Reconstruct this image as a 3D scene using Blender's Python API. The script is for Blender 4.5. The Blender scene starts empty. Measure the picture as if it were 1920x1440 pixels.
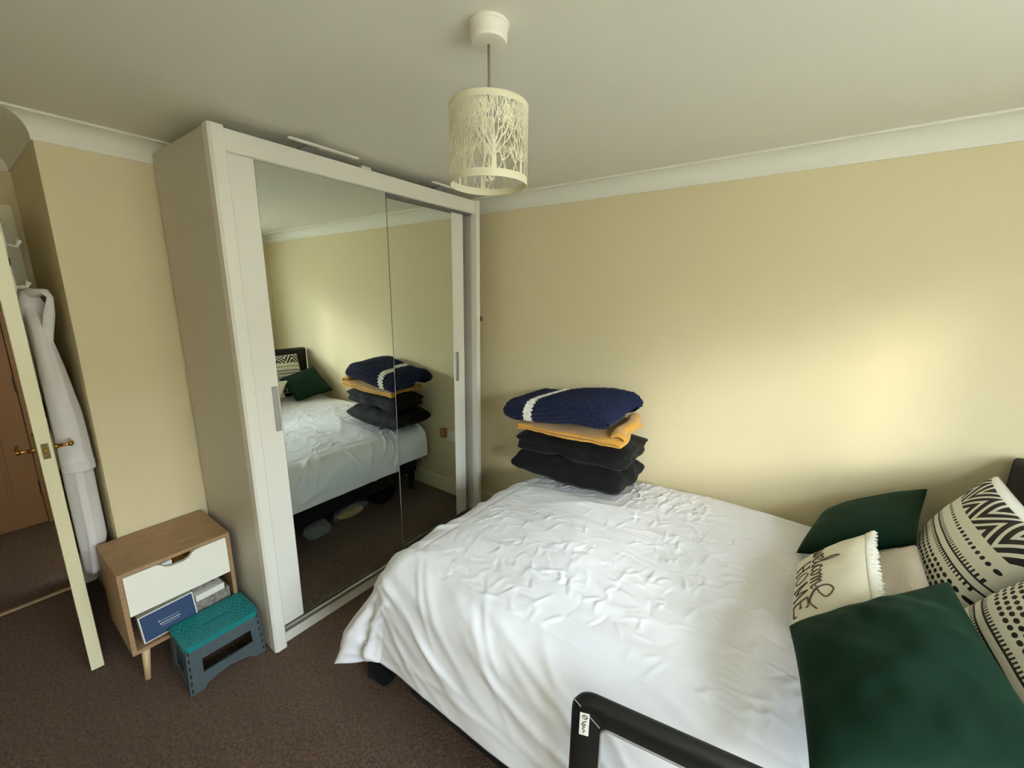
import bpy, bmesh, math, random
import numpy as np
from mathutils import Vector, Matrix, noise as mnoise

PI = math.pi
scene = bpy.context.scene
COL = scene.collection
random.seed(7)
RNG = np.random.default_rng(11)

# ------------------------------------------------------------------ camera
cam_d = bpy.data.cameras.new('camera')
cam = bpy.data.objects.new('camera', cam_d)
COL.objects.link(cam)
cam_d.sensor_width = 36.0
cam_d.lens = 765.88 * 36.0 / 1920.0
cam_d.clip_start = 0.02
_r = Vector((0.81204127, 0.58348347, 0.01166248))
_u = Vector((-0.13181261, 0.16390471, 0.97763013))
_f = Vector((-0.56851949, 0.79541328, -0.21000787))
cam.matrix_world = Matrix(((_r.x, _u.x, -_f.x, 2.46833), (_r.y, _u.y, -_f.y, -2.33427),
                           (_r.z, _u.z, -_f.z, 1.65605), (0, 0, 0, 1)))
scene.camera = cam

# ------------------------------------------------------------------ light
world = bpy.data.worlds.new('overcast_sky')
scene.world = world
world.use_nodes = True
bg = world.node_tree.nodes['Background']
bg.inputs[0].default_value = (0.83, 0.92, 1.0, 1)
bg.inputs[1].default_value = 17.0

sun_d = bpy.data.lights.new('sun', 'SUN')
sun_d.energy = 1.45
sun_d.angle = math.radians(10)
sun_d.color = (1.0, 0.95, 0.84)
sun = bpy.data.objects.new('sun', sun_d)
COL.objects.link(sun)
sun.location = (8, -2, 5)
sun.rotation_euler = Vector((-1.0, 0.98, -0.40)).to_track_quat('-Z', 'Y').to_euler()

# daylight portal filling the window opening (guides sampling, emits nothing itself)
por_d = bpy.data.lights.new('window_portal', 'AREA')
por_d.shape = 'RECTANGLE'
por_d.size = 1.13
por_d.size_y = 2.16
por_d.cycles.is_portal = True
por = bpy.data.objects.new('window_portal', por_d)
COL.objects.link(por)
por.location = (3.97, -1.99, 1.515)
por.rotation_euler = (0, math.radians(90), 0)

vs = scene.view_settings
vs.view_transform = 'Standard'
vs.look = 'None'
vs.exposure = 0.72
vs.gamma = 1.0
vs.use_curve_mapping = False

scene.cycles.max_bounces = 14
scene.cycles.diffuse_bounces = 9

# ------------------------------------------------------------------ materials
def lin(c):
    return tuple(((v / 255.0) / 12.92 if v / 255.0 <= 0.04045 else ((v / 255.0 + 0.055) / 1.055) ** 2.4) for v in c)

def mat(name, rgb, rough=0.6, metal=0.0, bump=None, var=None, sheen=0.0, spec=0.5, stretch=None, coat=0.0):
    m = bpy.data.materials.new(name)
    m.use_nodes = True
    nt = m.node_tree
    b = nt.nodes['Principled BSDF']
    c = lin(rgb) + (1,)
    b.inputs['Base Color'].default_value = c
    b.inputs['Roughness'].default_value = rough
    b.inputs['Metallic'].default_value = metal
    b.inputs['Specular IOR Level'].default_value = spec
    if sheen:
        b.inputs['Sheen Weight'].default_value = sheen
    if coat:
        b.inputs['Coat Weight'].default_value = coat
    if bump or var:
        tc = nt.nodes.new('ShaderNodeTexCoord')
        vec = tc.outputs['Object']
        if stretch:
            mp = nt.nodes.new('ShaderNodeMapping')
            mp.inputs['Scale'].default_value = stretch
            nt.links.new(vec, mp.inputs['Vector'])
            vec = mp.outputs['Vector']
    if bump:
        n = nt.nodes.new('ShaderNodeTexNoise')
        n.inputs['Scale'].default_value = bump[0]
        n.inputs['Detail'].default_value = 4
        bp = nt.nodes.new('ShaderNodeBump')
        bp.inputs['Strength'].default_value = bump[1]
        bp.inputs['Distance'].default_value = bump[2] if len(bump) > 2 else 0.004
        nt.links.new(vec, n.inputs['Vector'])
        nt.links.new(n.outputs['Fac'], bp.inputs['Height'])
        nt.links.new(bp.outputs['Normal'], b.inputs['Normal'])
    if var:
        n = nt.nodes.new('ShaderNodeTexNoise')
        n.inputs['Scale'].default_value = var[0]
        n.inputs['Detail'].default_value = 5
        rp = nt.nodes.new('ShaderNodeValToRGB')
        rp.color_ramp.elements[0].position = 0.3
        rp.color_ramp.elements[1].position = 0.7
        rp.color_ramp.elements[0].color = lin(var[1]) + (1,)
        rp.color_ramp.elements[1].color = c
        nt.links.new(vec, n.inputs['Vector'])
        nt.links.new(n.outputs['Fac'], rp.inputs['Fac'])
        nt.links.new(rp.outputs['Color'], b.inputs['Base Color'])
    return m

M = {}
M['wall'] = mat('cream_wall_paint', (218, 205, 170), 0.75, bump=(260, 0.10, 0.002), spec=0.3)
M['ceiling'] = mat('white_ceiling_paint', (226, 224, 214), 0.85, bump=(200, 0.10, 0.002), spec=0.2)
M['cove'] = mat('white_cove_paint', (228, 226, 216), 0.7, spec=0.3)
M['carpet'] = mat('brown_carpet', (126, 92, 68), 0.95, bump=(150, 1.0, 0.02), var=(95, (52, 35, 25)), sheen=0.25, spec=0.1)
M['trim'] = mat('cream_gloss_trim', (228, 220, 186), 0.35)
M['hall'] = mat('dimmed_hall_wall', (120, 90, 58), 0.8)  # darker brown than the wall itself: the hall's dimness is in the colour
M['halldoor'] = mat('dimmed_hall_door', (128, 92, 60), 0.5)  # white door coloured brown to carry the dim, warm hall light
M['ward'] = mat('white_laminate', (224, 221, 214), 0.38, bump=(40, 0.02, 0.001))
M['wardside'] = mat('pale_grey_laminate', (200, 193, 180), 0.42)
M['inner'] = mat('wardrobe_grey_liner', (120, 118, 116), 0.6)  # plain grey for wardrobe insides, door backs and edge trims
M['mirror'] = mat('mirror_glass', (226, 232, 226), 0.0, metal=1.0)
M['alu'] = mat('brushed_aluminium', (176, 176, 172), 0.35, metal=0.8)
M['oak'] = mat('oak_veneer', (176, 143, 108), 0.45, var=(9, (146, 112, 80)), stretch=(14, 1.2, 14))
M['oaklight'] = mat('pale_beech', (214, 186, 142), 0.45, var=(10, (196, 164, 120)), stretch=(8, 8, 1))
M['drawer'] = mat('drawer_white', (236, 233, 220), 0.4)
M['teal'] = mat('teal_plastic', (20, 120, 122), 0.42)
M['grey_plastic'] = mat('slate_plastic', (72, 84, 88), 0.45)
M['dark'] = mat('dark_plastic', (24, 24, 26), 0.6)
M['blue'] = mat('navy_blue_card', (36, 62, 100), 0.5)
M['paper'] = mat('white_paper', (220, 218, 210), 0.7)
M['greycard'] = mat('grey_card', (150, 146, 138), 0.7, var=(60, (92, 84, 78)))
M['duvet'] = mat('white_cotton', (229, 230, 240), 0.85, bump=(900, 0.08, 0.001), sheen=0.1, spec=0.2)
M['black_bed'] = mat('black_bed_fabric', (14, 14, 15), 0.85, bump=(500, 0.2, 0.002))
M['headboard'] = mat('charcoal_fabric', (34, 34, 36), 0.9, bump=(600, 0.3, 0.002))
M['mattress'] = mat('mattress_ticking', (225, 225, 222), 0.85)
M['velvet'] = mat('green_velvet', (5, 38, 24), 0.8, sheen=0.22, bump=(140, 0.12, 0.003), spec=0.2)
M['velvet'].node_tree.nodes['Principled BSDF'].inputs['Sheen Tint'].default_value = lin((90, 150, 120)) + (1,)
M['velvet'].node_tree.nodes['Principled BSDF'].inputs['Sheen Roughness'].default_value = 0.35
M['cream_cloth'] = mat('cream_canvas', (226, 220, 202), 0.85, bump=(500, 0.15, 0.001))
M['fringe'] = mat('white_fringe', (240, 238, 230), 0.9)
M['ink'] = mat('brown_print', (92, 70, 62), 0.8)
M['fluffy'] = mat('blush_fleece', (222, 208, 194), 0.95, bump=(160, 0.9, 0.012), sheen=0.4, spec=0.1)
M['blackcloth'] = mat('black_cotton', (6, 6, 7), 0.8, bump=(28, 0.7, 0.012), sheen=0.05, spec=0.25)
M['navy'] = mat('navy_chenille', (24, 32, 62), 0.9, sheen=0.12, bump=(300, 0.5, 0.003), spec=0.15)
M['whiteyarn'] = mat('white_chenille', (236, 234, 228), 0.9, bump=(300, 0.5, 0.003))
M['mustard'] = mat('mustard_fleece', (206, 152, 58), 0.9, sheen=0.3, bump=(160, 0.4, 0.004), spec=0.15)
M['rail_black'] = mat('black_nylon', (12, 12, 13), 0.55, bump=(700, 0.25, 0.001))
M['piping'] = mat('grey_piping', (140, 140, 134), 0.6)
M['shade'] = mat('cream_metal_shade', (216, 209, 184), 0.45)
M['white_plastic'] = mat('white_plastic', (226, 222, 212), 0.4)
M['flex'] = mat('brown_flex', (134, 112, 92), 0.6)
M['bulb'] = mat('bulb_tube', (236, 228, 212), 0.1, coat=0.6)
M['brass'] = mat('polished_brass', (196, 150, 82), 0.22, metal=1.0)
M['brassdull'] = mat('dull_brass', (120, 108, 74), 0.4, metal=0.9)
M['robe'] = mat('white_waffle_towelling', (222, 218, 220), 0.95, bump=(400, 0.5, 0.003), sheen=0.2, spec=0.1)
M['hinge'] = mat('dark_hinge', (58, 44, 34), 0.5, metal=0.6)
M['strip'] = mat('threshold_metal', (206, 186, 160), 0.35, metal=0.7)
M['brownplug'] = mat('amber_plastic', (150, 98, 44), 0.4)
M['upvc'] = mat('white_upvc', (236, 236, 232), 0.35)
M['bounce_ground'] = mat('pale_bounce_ground', (196, 192, 182), 0.9, var=(3, (176, 172, 162)))

def simple_nodes(name):
    m = bpy.data.materials.new(name)
    m.use_nodes = True
    nt = m.node_tree
    nt.nodes.clear()
    out = nt.nodes.new('ShaderNodeOutputMaterial')
    return m, nt, out

# window glass: thin pane, mostly clear with a faint reflection
m, nt, out = simple_nodes('window_glass')
tr = nt.nodes.new('ShaderNodeBsdfTransparent'); tr.inputs[0].default_value = (0.94, 0.96, 0.95, 1)
gl = nt.nodes.new('ShaderNodeBsdfGlossy'); gl.inputs['Roughness'].default_value = 0.02
mx = nt.nodes.new('ShaderNodeMixShader'); mx.inputs[0].default_value = 0.06
nt.links.new(tr.outputs[0], mx.inputs[1]); nt.links.new(gl.outputs[0], mx.inputs[2]); nt.links.new(mx.outputs[0], out.inputs[0])
M['glass'] = m
# guard-rail mesh: fine see-through net
m, nt, out = simple_nodes('fine_white_net')
tr = nt.nodes.new('ShaderNodeBsdfTransparent')
df = nt.nodes.new('ShaderNodeBsdfDiffuse'); df.inputs[0].default_value = (0.55, 0.55, 0.58, 1)
mx = nt.nodes.new('ShaderNodeMixShader'); mx.inputs[0].default_value = 0.22
nt.links.new(tr.outputs[0], mx.inputs[1]); nt.links.new(df.outputs[0], mx.inputs[2]); nt.links.new(mx.outputs[0], out.inputs[0])
M['net'] = m
# clear plastic film
m, nt, out = simple_nodes('clear_film')
tr = nt.nodes.new('ShaderNodeBsdfTransparent'); tr.inputs[0].default_value = (0.86, 0.9, 0.93, 1)
pb = nt.nodes.new('ShaderNodeBsdfPrincipled'); pb.inputs['Base Color'].default_value = (0.75, 0.8, 0.85, 1); pb.inputs['Roughness'].default_value = 0.12
mx = nt.nodes.new('ShaderNodeMixShader'); mx.inputs[0].default_value = 0.22
nt.links.new(tr.outputs[0], mx.inputs[1]); nt.links.new(pb.outputs[0], mx.inputs[2]); nt.links.new(mx.outputs[0], out.inputs[0])
M['film'] = m

# ------------------------------------------------------------------ object helpers
def tag(o, label=None, cat=None, group=None, kind=None):
    if label: o['label'] = label
    if cat: o['category'] = cat
    if group: o['group'] = group
    if kind: o['kind'] = kind
    return o

def thing(name, loc, label, cat, group=None, kind=None):
    o = bpy.data.objects.new(name, None)
    o.empty_display_size = 0.05
    o.location = loc
    COL.objects.link(o)
    return tag(o, label, cat, group, kind)

def root_loc(o):
    while o.parent: o = o.parent
    return Vector(o.location)

def link(name, me, m, parent=None, smooth=False, base=None):
    """mesh given in world coordinates; its origin becomes that of the thing it belongs to"""
    o = bpy.data.objects.new(name, me)
    COL.objects.link(o)
    if parent is not None:
        org = root_loc(parent)
        o.parent = parent
    else:
        org = Vector(base) if base else Vector((0, 0, 0))
        o.location = org
    if org.length > 0:
        me.transform(Matrix.Translation(-org))
    if m is not None:
        for x in (m if isinstance(m, (list, tuple)) else [m]):
            me.materials.append(M[x] if isinstance(x, str) else x)
    if smooth:
        me.polygons.foreach_set('use_smooth', [True] * len(me.polygons))
    me.update()
    return o

def obj(name, bm, m, parent=None, smooth=False, base=None):
    me = bpy.data.meshes.new(name)
    bmesh.ops.recalc_face_normals(bm, faces=bm.faces)
    bm.to_mesh(me)
    bm.free()
    return link(name, me, m, parent, smooth, base)

def NB():
    return bmesh.new()

def bx(bm, x0, x1, y0, y1, z0, z1, bev=0.0, seg=2):
    t = bmesh.new()
    v = [t.verts.new(p) for p in ((x0, y0, z0), (x1, y0, z0), (x1, y1, z0), (x0, y1, z0),
                                  (x0, y0, z1), (x1, y0, z1), (x1, y1, z1), (x0, y1, z1))]
    for f in ((0, 3, 2, 1), (4, 5, 6, 7), (0, 1, 5, 4), (1, 2, 6, 5), (2, 3, 7, 6), (3, 0, 4, 7)):
        t.faces.new([v[i] for i in f])
    if bev > 0:
        bmesh.ops.bevel(t, geom=list(t.edges), offset=bev, segments=seg, profile=0.5, affect='EDGES')
    merge(bm, t)

def merge(bm, t):
    mp = {}
    for v in t.verts: mp[v] = bm.verts.new(v.co)
    for f in t.faces: bm.faces.new([mp[v] for v in f.verts])
    t.free()

def tube(bm, pts, r, n=8, cap=True, flat=1.0):
    pts = [Vector(p) for p in pts]
    rs = r if isinstance(r, (list, tuple)) else [r] * len(pts)
    rings = []
    prev = None
    for i, p in enumerate(pts):
        d = (pts[min(i + 1, len(pts) - 1)] - pts[max(i - 1, 0)]).normalized()
        a = Vector((0, 0, 1)) if abs(d.z) < 0.9 else Vector((1, 0, 0))
        if prev is not None: a = prev
        s = d.cross(a)
        if s.length < 1e-6: s = d.cross(Vector((0.3, 0.8, 0.1)))
        s.normalize()
        t = s.cross(d).normalized()
        prev = t
        rings.append([bm.verts.new(p + (s * math.cos(2 * PI * k / n) + t * flat * math.sin(2 * PI * k / n)) * rs[i]) for k in range(n)])
    for a, b in zip(rings, rings[1:]):
        for k in range(n):
            bm.faces.new((a[k], a[(k + 1) % n], b[(k + 1) % n], b[k]))
    if cap:
        bm.faces.new(rings[0][::-1]); bm.faces.new(rings[-1])

def lathe(bm, prof, c, n=32, axis='z', close=False):
    rings = []
    for r, h in prof:
        ring = []
        for k in range(n):
            a = 2 * PI * k / n
            if axis == 'z': p = (c[0] + r * math.cos(a), c[1] + r * math.sin(a), c[2] + h)
            elif axis == 'y': p = (c[0] + r * math.cos(a), c[1] + h, c[2] + r * math.sin(a))
            else: p = (c[0] + h, c[1] + r * math.cos(a), c[2] + r * math.sin(a))
            ring.append(bm.verts.new(p))
        rings.append(ring)
    for a, b in zip(rings, rings[1:]):
        for k in range(n):
            bm.faces.new((a[k], a[(k + 1) % n], b[(k + 1) % n], b[k]))
    if close:
        bm.faces.new(rings[0][::-1]); bm.faces.new(rings[-1])

def prism(bm, poly, axis, a0, a1):
    """extrude a polygon of (p,q): axis 'x' -> (a,p,q), 'y' -> (p,a,q), 'z' -> (p,q,a)"""
    def P(p, q, a):
        return {'x': (a, p, q), 'y': (p, a, q), 'z': (p, q, a)}[axis]
    A = [bm.verts.new(P(p, q, a0)) for p, q in poly]
    B = [bm.verts.new(P(p, q, a1)) for p, q in poly]
    n = len(poly)
    for i in range(n):
        bm.faces.new((A[i], A[(i + 1) % n], B[(i + 1) % n], B[i]))
    bm.faces.new(A[::-1]); bm.faces.new(B)

def frame_prism(bm, outer, inner, axis, a0, a1):
    """closed ring (outer/inner polygons with equal counts) extruded along an axis"""
    def P(p, q, a):
        return {'x': (a, p, q), 'y': (p, a, q), 'z': (p, q, a)}[axis]
    n = len(outer)
    O0 = [bm.verts.new(P(*p, a0)) for p in outer]; O1 = [bm.verts.new(P(*p, a1)) for p in outer]
    I0 = [bm.verts.new(P(*p, a0)) for p in inner]; I1 = [bm.verts.new(P(*p, a1)) for p in inner]
    for i in range(n):
        j = (i + 1) % n
        bm.faces.new((O0[i], O0[j], O1[j], O1[i]))
        bm.faces.new((I0[j], I0[i], I1[i], I1[j]))
        bm.faces.new((O0[j], O0[i], I0[i], I0[j]))
        bm.faces.new((O1[i], O1[j], I1[j], I1[i]))

def grid_mesh(name, pts, uv=None, wrap_u=False):
    """pts: (nu,nv,3) array"""
    nu, nv, _ = pts.shape
    idx = np.arange(nu * nv).reshape(nu, nv)
    ii = idx if not wrap_u else np.vstack([idx, idx[:1]])
    q = np.stack([ii[:-1, :-1], ii[1:, :-1], ii[1:, 1:], ii[:-1, 1:]], -1).reshape(-1, 4)
    return array_mesh(name, pts.reshape(-1, 3), q, None if uv is None else uv.reshape(-1, 2))

def array_mesh(name, v, q, uv=None):
    me = bpy.data.meshes.new(name)
    me.vertices.add(len(v)); me.vertices.foreach_set('co', np.asarray(v, np.float32).ravel())
    k = q.shape[1]
    me.loops.add(q.size); me.loops.foreach_set('vertex_index', q.astype(np.int32).ravel())
    me.polygons.add(len(q)); me.polygons.foreach_set('loop_start', np.arange(0, q.size, k, dtype=np.int32))
    if uv is not None:
        l = me.uv_layers.new(name='UVMap')
        l.data.foreach_set('uv', np.asarray(uv, np.float32)[q.ravel()].ravel())
    me.update(calc_edges=True)
    me.validate()
    return me

def vnoise(P, scale, seed=0.0):
    """smooth noise sampled at points (N,3)"""
    out = np.empty(len(P))
    for i, p in enumerate(P):
        out[i] = mnoise.noise((p[0] * scale + seed, p[1] * scale - seed * 1.7, p[2] * scale + seed * 0.3))
    return out

# ------------------------------------------------------------------ room shell
CE = 2.3
def struct(name, bm, m, label, cat, smooth=False):
    return tag(obj(name, bm, m, smooth=smooth), label, cat, kind='structure')

b = NB(); bx(b, -2.0, 4.0, -3.25, 0.1, -0.1, 0.0)
struct('floor', b, 'carpet', 'brown short pile carpet covering the bedroom floor', 'floor')
b = NB(); bx(b, -2.0, 4.0, -3.25, 0.1, CE, CE + 0.1)
struct('ceiling', b, 'ceiling', 'plain white painted ceiling', 'ceiling')
b = NB(); bx(b, -0.1, 4.0, 0.0, 0.1, 0.0, CE)
struct('wall_far', b, 'wall', 'cream wall along the far side of the bed', 'wall')
b = NB(); bx(b, -0.1, 0.0, -1.92, 0.0, 0.0, CE)
struct('wall_left', b, 'wall', 'cream wall behind the wardrobe and bedside cabinet', 'wall')
b = NB(); bx(b, -0.845, 0.0, -2.012, -1.92, 0.0, CE)
struct('wall_alcove', b, 'wall', 'cream side wall of the door alcove', 'wall')
b = NB()
bx(b, -0.845, -0.745, -2.105, -2.012, 0.0, CE); bx(b, -0.845, -0.745, -2.955, -2.105, 2.0, CE)
bx(b, -0.845, -0.745, -3.15, -2.955, 0.0, CE)
struct('wall_door', b, 'wall', 'cream wall around the bedroom doorway', 'wall')
b = NB(); bx(b, -2.0, 4.0, -3.25, -3.15, 0.0, CE)
struct('wall_back', b, 'wall', 'cream wall at the back of the bedroom', 'wall')
XH = 3.86
WY0, WY1, WZ0, WZ1 = -3.06, -0.92, 0.95, 2.08
b = NB()
bx(b, XH, XH + 0.14, -3.15, WY0, 0, CE); bx(b, XH, XH + 0.14, WY1, 0.0, 0, CE)
bx(b, XH, XH + 0.14, WY0, WY1, 0, WZ0); bx(b, XH, XH + 0.14, WY0, WY1, WZ1, CE)
struct('wall_right', b, 'wall', 'cream wall with the window behind the headboard', 'wall')
# hall beyond the doorway
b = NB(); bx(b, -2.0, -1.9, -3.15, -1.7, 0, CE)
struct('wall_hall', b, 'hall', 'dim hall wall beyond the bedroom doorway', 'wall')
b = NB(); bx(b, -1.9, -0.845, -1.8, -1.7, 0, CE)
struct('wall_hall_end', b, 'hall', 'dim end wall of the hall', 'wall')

# cove along every ceiling edge, mitred
outline = [(0, 0), (XH, 0), (XH, -3.15), (-0.745, -3.15), (-0.745, -2.012), (0, -2.012)]
prof = [(0.0, 0.0884), (0.007, 0.0884), (0.007, 0.0815)]
for k in range(13):
    a = PI / 2 * k / 12
    prof.append((0.075 - 0.068 * math.cos(a), 0.0765 - 0.068 * math.sin(a)))
prof += [(0.0802, 0.0085), (0.0802, 0.0)]
def offset_outline(d):
    n = len(outline); res = []
    for i in range(n):
        p0, p1, p2 = (Vector(outline[(i + k) % n]) for k in (-1, 0, 1))
        d1 = (p1 - p0).normalized(); d2 = (p2 - p1).normalized()
        n1 = Vector((d1.y, -d1.x)); n2 = Vector((d2.y, -d2.x))
        k = (n1 + n2) / (1 + n1.dot(n2))
        res.append(p1 + k * d)
    return res
rings = [[(p.x, p.y, CE - h) for p in offset_outline(d)] for d, h in prof]
cove_lab = ['white cove moulding above the far wall', 'white cove moulding above the window wall', 'white cove moulding above the back wall',
            'white cove moulding above the doorway', 'white cove moulding on the alcove side wall', 'white cove moulding above the bedside cabinet wall']
for i in range(6):
    b = NB(); j = (i + 1) % 6
    A = [b.verts.new(r[i]) for r in rings]; B = [b.verts.new(r[j]) for r in rings]
    for k in range(len(prof) - 1):
        b.faces.new((A[k], A[k + 1], B[k + 1], B[k]))
    cA = b.verts.new((outline[i][0], outline[i][1], CE)); cB = b.verts.new((outline[j][0], outline[j][1], CE))
    b.faces.new((A[-1], cA, cB, B[-1])); b.faces.new((cA, A[0], B[0], cB)); b.faces.new(A + [cA]); b.faces.new((B + [cB])[::-1])
    struct('trim_%d' % (i + 1), b, 'cove', cove_lab[i], 'cove')

def skirting(name, x0, x1, y0, y1, lab):
    b = NB(); bx(b, x0, x1, y0, y1, 0, 0.13, 0.004)
    struct(name, b, 'trim', lab, 'baseboard')
skirting('baseboard_far', 0.016, XH, -0.016, 0.0, 'cream baseboard along the far wall')
skirting('baseboard_left', 0.0, 0.016, -2.012, 0.0, 'cream baseboard behind the wardrobe')
skirting('baseboard_alcove', -0.745, 0.0, -2.028, -2.012, 'cream baseboard on the alcove wall')
skirting('baseboard_right', XH - 0.016, XH, -3.15, -0.016, 'cream baseboard under the window')
skirting('baseboard_back', -0.745, XH, -3.15, -3.134, 'cream baseboard along the back wall')

# window in the head wall
w = thing('window_1', (XH, (WY0 + WY1) / 2, WZ0), 'white framed window behind the headboard', 'window', kind='structure')
b = NB()
frame_prism(b, [(WY0, WZ0), (WY1, WZ0), (WY1, WZ1), (WY0, WZ1)],
            [(WY0 + .05, WZ0 + .05), (WY1 - .05, WZ0 + .05), (WY1 - .05, WZ1 - .05), (WY0 + .05, WZ1 - .05)], 'x', XH + 0.06, XH + 0.12)
obj('window_frame', b, 'upvc', w)
for ym in (-1.455, -1.99, -2.525):
    b = NB(); bx(b, XH + 0.06, XH + 0.12, ym - 0.03, ym + 0.03, WZ0 + 0.05, WZ1 - 0.05)
    obj('mullion', b, 'upvc', w)
for (ya, yb) in ((WY0 + .05, -2.555), (-2.495, -2.02), (-1.96, -1.485), (-1.425, WY1 - .05)):
    b = NB(); bx(b, XH + 0.088, XH + 0.092, ya, yb, WZ0 + 0.05, WZ1 - 0.05)
    obj('pane', b, 'glass', w)
b = NB(); bx(b, XH - 0.06, XH + 0.06, WY0 - 0.03, WY1 + 0.03, WZ0 - 0.025, WZ0, 0.004)
obj('window_sill', b, 'upvc', w)
b = NB(); bx(b, 4.3, 60, -45, 45, -3.2, -3.0)  # unseen ground, coloured pale to throw daylight up onto the ceiling
struct('ground_outside', b, 'bounce_ground', 'unseen ground outside the window, made pale to bounce light upward', 'ground')

b = NB(); bx(b, 14, 22, -40, 40, -3.0, 3.2); prism(b, [(13.6, 3.2), (22.4, 3.2), (18, 4.6)], 'y', -40, 40)  # unseen building added outside to hide low sky from the upper walls
M['render'] = mat('pale_render', (190, 184, 170), 0.9, var=(0.7, (176, 168, 152)))
struct('sky_blocker_outside', b, 'render', 'unseen terrace added across the street to block the low sky', 'building')

# ------------------------------------------------------------------ door alcove
w = thing('door_1', (-0.75, -2.17, 0), 'cream bedroom door standing open, seen edge on', 'door', kind='structure')
DX0, DX1, DY0, DY1, DZ1 = -0.725, 0.093, -2.190, -2.148, 1.985
b = NB(); bx(b, DX0, DX1, DY0, DY1, 0.008, DZ1, 0.002)
obj('leaf', b, 'trim', w)
for (za, zb) in ((0.22, 0.82), (1.05, 1.85)):
    for (xa, xb) in ((DX0 + 0.11, -0.36), (-0.27, DX1 - 0.11)):
        for (y0, y1) in ((DY1, DY1 + 0.0012), (DY0 - 0.0012, DY0)):
            b = NB(); bx(b, xa, xb, y0, y1, za, zb)
            obj('raised_panel', b, 'trim', w)
b = NB(); bx(b, DX1 - 0.001, DX1 + 0.0012, -2.1795, -2.1585, 1.005, 1.068); o = obj('latch_plate', b, 'brassdull', w)
b = NB(); bx(b, DX1, DX1 + 0.0075, -2.174, -2.165, 1.028, 1.05, 0.003); obj('latch_bolt', b, 'brass', o)
for zz in (1.013, 1.060):
    b = NB(); lathe(b, [(0.0001, 0.0022), (0.0022, 0.002), (0.0024, 0.0)], (DX1 + 0.001, -2.169, zz), 10, 'x'); obj('screw', b, 'brass', o, True)
for s, y in ((1, DY1), (-1, DY0)):
    h = NB(); ya, yb = sorted((y, y + s * 0.006)); bx(h, 0.022, 0.066, ya, yb, 0.945, 1.10, 0.002)
    ho = obj('handle_plate', h, 'brassdull', w)
    h = NB()
    tube(h, [(0.044, y, 1.037), (0.044, y + s * 0.014, 1.037), (0.044, y + s * 0.016, 1.037)], [0.012, 0.011, 0.008], 12)
    tube(h, [(0.044, y + s * 0.014, 1.037), (0.044, y + s * 0.04, 1.037), (0.044, y + s * 0.052, 1.037)], [0.0075, 0.006, 0.0075], 12)
    tube(h, [(0.052, y + s * 0.05, 1.037), (0.03, y + s * 0.052, 1.038), (-0.02, y + s * 0.05, 1.041), (-0.06, y + s * 0.05, 1.036)], [0.008, 0.0085, 0.007, 0.008], 12)
    obj('lever', h, 'brass', ho, True)
for zz in (0.25, 1.05, 1.76):
    b = NB(); bx(b, -0.738, -0.722, DY1 - 0.01, DY1 + 0.008, zz - 0.05, zz + 0.05, 0.001)
    tube(b, [(-0.73, DY1 + 0.008, zz - 0.05), (-0.73, DY1 + 0.008, zz + 0.05)], 0.006, 8)
    obj('hinge', b, 'hinge', w)
def swing(o):
    """the door stands a little past square: turn a thing about its latch edge"""
    p = Vector((DX1, (DY0 + DY1) / 2, 0.0)); a = -0.066
    R3 = Matrix.Rotation(a, 3, 'Z')
    o.location = p + R3 @ (Vector(o.location) - p); o.rotation_euler = (0, 0, a)
swing(w)
# architrave round the doorway
b = NB()
bx(b, -0.745, -0.728, -2.098, -2.034, 0, 2.06, 0.004); bx(b, -0.745, -0.728, -3.02, -2.955, 0, 2.06, 0.004)
bx(b, -0.745, -0.728, -2.955, -2.098, 1.995, 2.06, 0.004)
bx(b, -0.845, -0.745, -2.125, -2.105, 0, 2.0); bx(b, -0.845, -0.745, -2.955, -2.93, 0, 2.0)
struct('trim_7', b, 'trim', 'cream architrave round the bedroom doorway', 'door frame')
b = NB(); prism(b, [(-0.768, 0.0), (-0.735, 0.0), (-0.741, 0.006), (-0.762, 0.006)], 'y', -2.93, -2.128)
struct('trim_8', b, 'strip', 'thin metal threshold strip across the carpet at the doorway', 'threshold')
# hall door
w = thing('door_2', (-1.86, -2.45, 0), 'closed panelled door across the dim hall', 'door', kind='structure')
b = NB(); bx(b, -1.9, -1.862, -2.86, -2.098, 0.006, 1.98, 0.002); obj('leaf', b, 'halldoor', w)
for za, zb in ((0.17, 0.78), (0.98, 1.50), (1.60, 1.86)):
    for ya, yb in ((-2.76, -2.53), (-2.43, -2.20)):
        b = NB()
        frame_prism(b, [(ya, za), (yb, za), (yb, zb), (ya, zb)], [(ya + .02, za + .02), (yb - .02, za + .02), (yb - .02, zb - .02), (ya + .02, zb - .02)], 'x', -1.863, -1.853)
        bx(b, -1.863, -1.856, ya + 0.045, yb - 0.045, za + 0.045, zb - 0.045, 0.004)
        obj('raised_panel', b, 'halldoor', w)
for zz in (0.27, 1.03, 1.76):
    b = NB(); bx(b, -1.864, -1.85, -2.103, -2.085, zz - 0.05, zz + 0.05, 0.001); obj('hinge', b, 'hinge', w)
b = NB(); bx(b, -1.9, -1.848, -2.096, -2.02, 0, 2.05, 0.003); bx(b, -1.9, -1.848, -2.94, -2.864, 0, 2.05, 0.003); bx(b, -1.9, -1.848, -2.94, -2.02, 1.984, 2.05, 0.003)
struct('trim_9', b, 'halldoor', 'frame of the hall door', 'door frame')

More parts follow.
